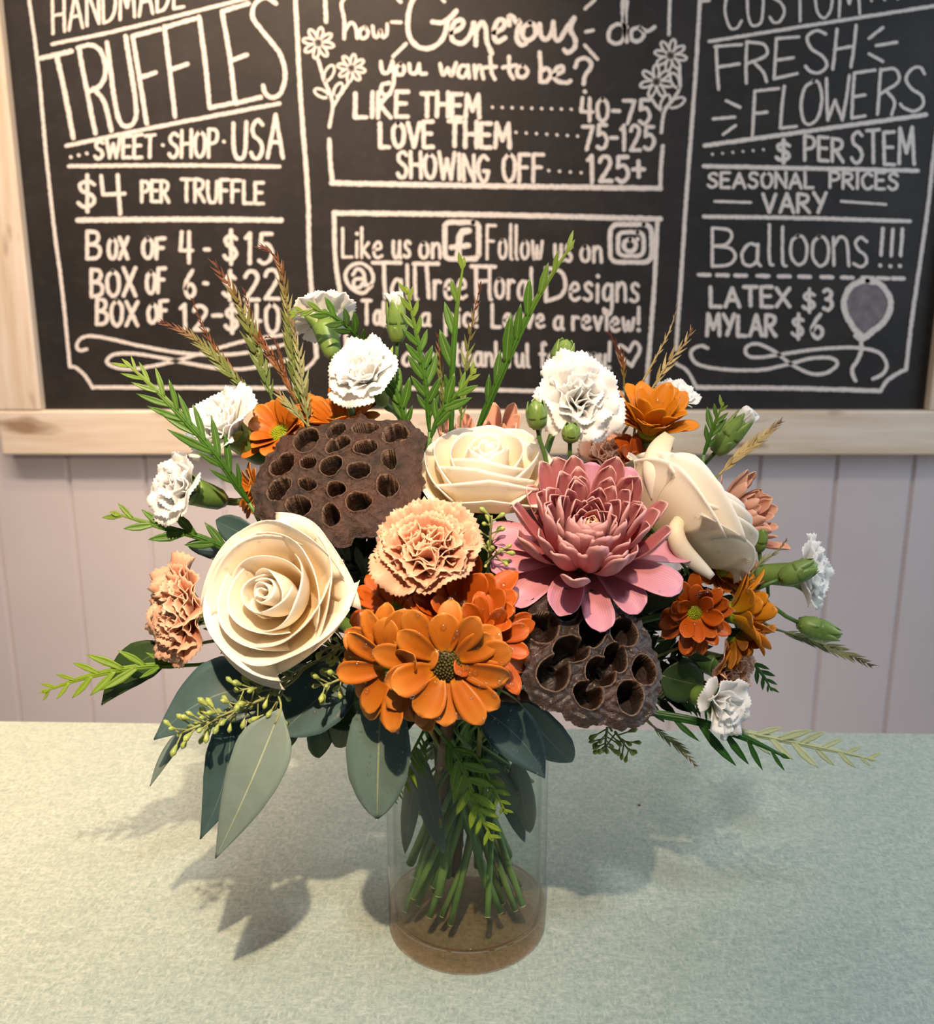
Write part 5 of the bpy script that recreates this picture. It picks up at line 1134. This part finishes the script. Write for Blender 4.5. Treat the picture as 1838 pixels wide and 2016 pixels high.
frond('deep green toothed frond sweeping right under the small white carnation', [(1285, 1405, -.05), (1370, 1420, -.055), (1460, 1450, -.055), (1546, 1490, -.055)], FDEEP, 88, 49, 0.20, 55, 42, 42, grp=GV, wing=17, rach=.0013, side=1)
frond('silvery pale toothed frond at lower right, its underside showing', [(1440, 1435, -.045), (1530, 1455, -.045), (1630, 1475, -.045), (1720, 1496, -.045)], FPALE, 62, 47, 0.28, 60, 38, 43, grp=GV, wing=12, rach=.0011)
frond('small dark green frond behind the lower amber daisies', [(1470, 1290, .0), (1490, 1315, .0), (1505, 1335, .0), (1518, 1358, .0)], FDEEP, 36, 21, 0.30, 80, 36, 44, grp=GV, wing=7)
frond('bright green frond hanging down in front of the vase', [(868, 1445, -.082), (905, 1500, -.078), (935, 1580, -.072), (968, 1652, -.066)], FLIME, 66, 37, 0.34, 0, 44, 45, grp=GV, wing=13, rach=.0009)
frond('shorter bright green frond hanging beside the one in front of the vase', [(925, 1475, -.074), (952, 1515, -.070), (975, 1560, -.066), (996, 1600, -.062)], FLIME, 44, 30, 0.36, 10, 46, 46, grp=GV, wing=8)
frond('yellow-green comb-like frond hanging over the left of the vase', [(836, 1435, -.084), (812, 1480, -.084), (785, 1530, -.082), (768, 1570, -.080)], FLIME, 52, 13, .16, -10, 62, 47, grp=GV, side=-1)
frond('pale comb-like frond tip between the two front orange daisies', [(790, 1342, -.110), (806, 1352, -.116), (818, 1372, -.118), (826, 1395, -.116)], FPALE, 30, 9, .2, -10, 62, 48, grp=GV, side=1)
frond('deep green frond behind the right lotus pod', [(1290, 1330, -.03), (1330, 1350, -.03), (1365, 1372, -.03), (1400, 1405, -.03)], FDEEP, 60, 28, 0.21, 55, 40, 49, grp=GV, wing=12)
# dark sprigs filling the inside of the bouquet
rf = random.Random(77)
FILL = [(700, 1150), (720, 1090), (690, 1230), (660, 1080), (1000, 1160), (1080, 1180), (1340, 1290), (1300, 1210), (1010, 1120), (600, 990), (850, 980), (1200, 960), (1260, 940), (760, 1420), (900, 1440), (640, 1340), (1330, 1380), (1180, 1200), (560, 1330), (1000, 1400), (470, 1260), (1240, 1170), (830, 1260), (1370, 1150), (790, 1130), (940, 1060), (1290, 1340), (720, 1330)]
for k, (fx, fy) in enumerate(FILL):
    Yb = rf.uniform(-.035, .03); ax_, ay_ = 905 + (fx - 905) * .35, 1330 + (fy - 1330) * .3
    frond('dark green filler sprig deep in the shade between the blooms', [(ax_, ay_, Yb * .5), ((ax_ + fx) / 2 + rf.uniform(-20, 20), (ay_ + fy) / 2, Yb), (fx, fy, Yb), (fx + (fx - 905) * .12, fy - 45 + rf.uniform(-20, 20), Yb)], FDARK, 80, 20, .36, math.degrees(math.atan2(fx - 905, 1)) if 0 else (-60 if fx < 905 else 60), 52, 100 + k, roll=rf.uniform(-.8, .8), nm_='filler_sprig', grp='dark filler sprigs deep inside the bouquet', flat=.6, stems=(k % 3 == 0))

# leaves left on stems under water, seen through the glass
for k, (a0, r0_, z0_, a1, r1_, z1_, w_) in enumerate([(-60, .036, .135, -20, .040, .075, .014), (50, .038, .13, 80, .040, .07, .016), (-100, .030, .12, -70, .041, .06, .012), (20, .030, .135, 60, .036, .09, .013), (150, .030, .12, 110, .040, .05, .015)]):
    b = (r0_ * math.sin(R(a0)), -r0_ * math.cos(R(a0)), z0_); t = (r1_ * math.sin(R(a1)), -r1_ * math.cos(R(a1)), z1_)
    mb, _ = leaf_mesh(b, t, w_, .2, .05, prof=OVALP)
    root = empty('submerged_leaf', Matrix.Translation(b)); tag(root, 'dark green leaf under water among the stems inside the vase', 'leaf', 'leaves under water in the vase')
    mb.build('leaf_blade', EUCG if k % 2 else EUCD, root, True, root.matrix_world.inverted())

c_ = at(1258, 1586, CAM[1] + CAM[2] / math.tan(PITCH + math.atan((1586 - CY) / F)))
mb = MB(); ball(mb, np.array([c_[0], c_[1], .0006]), .0011, None, .6, 8, 5); tag(mb.build('crumb', STEMB), 'tiny brown crumb on the counter right of the vase', 'crumb')
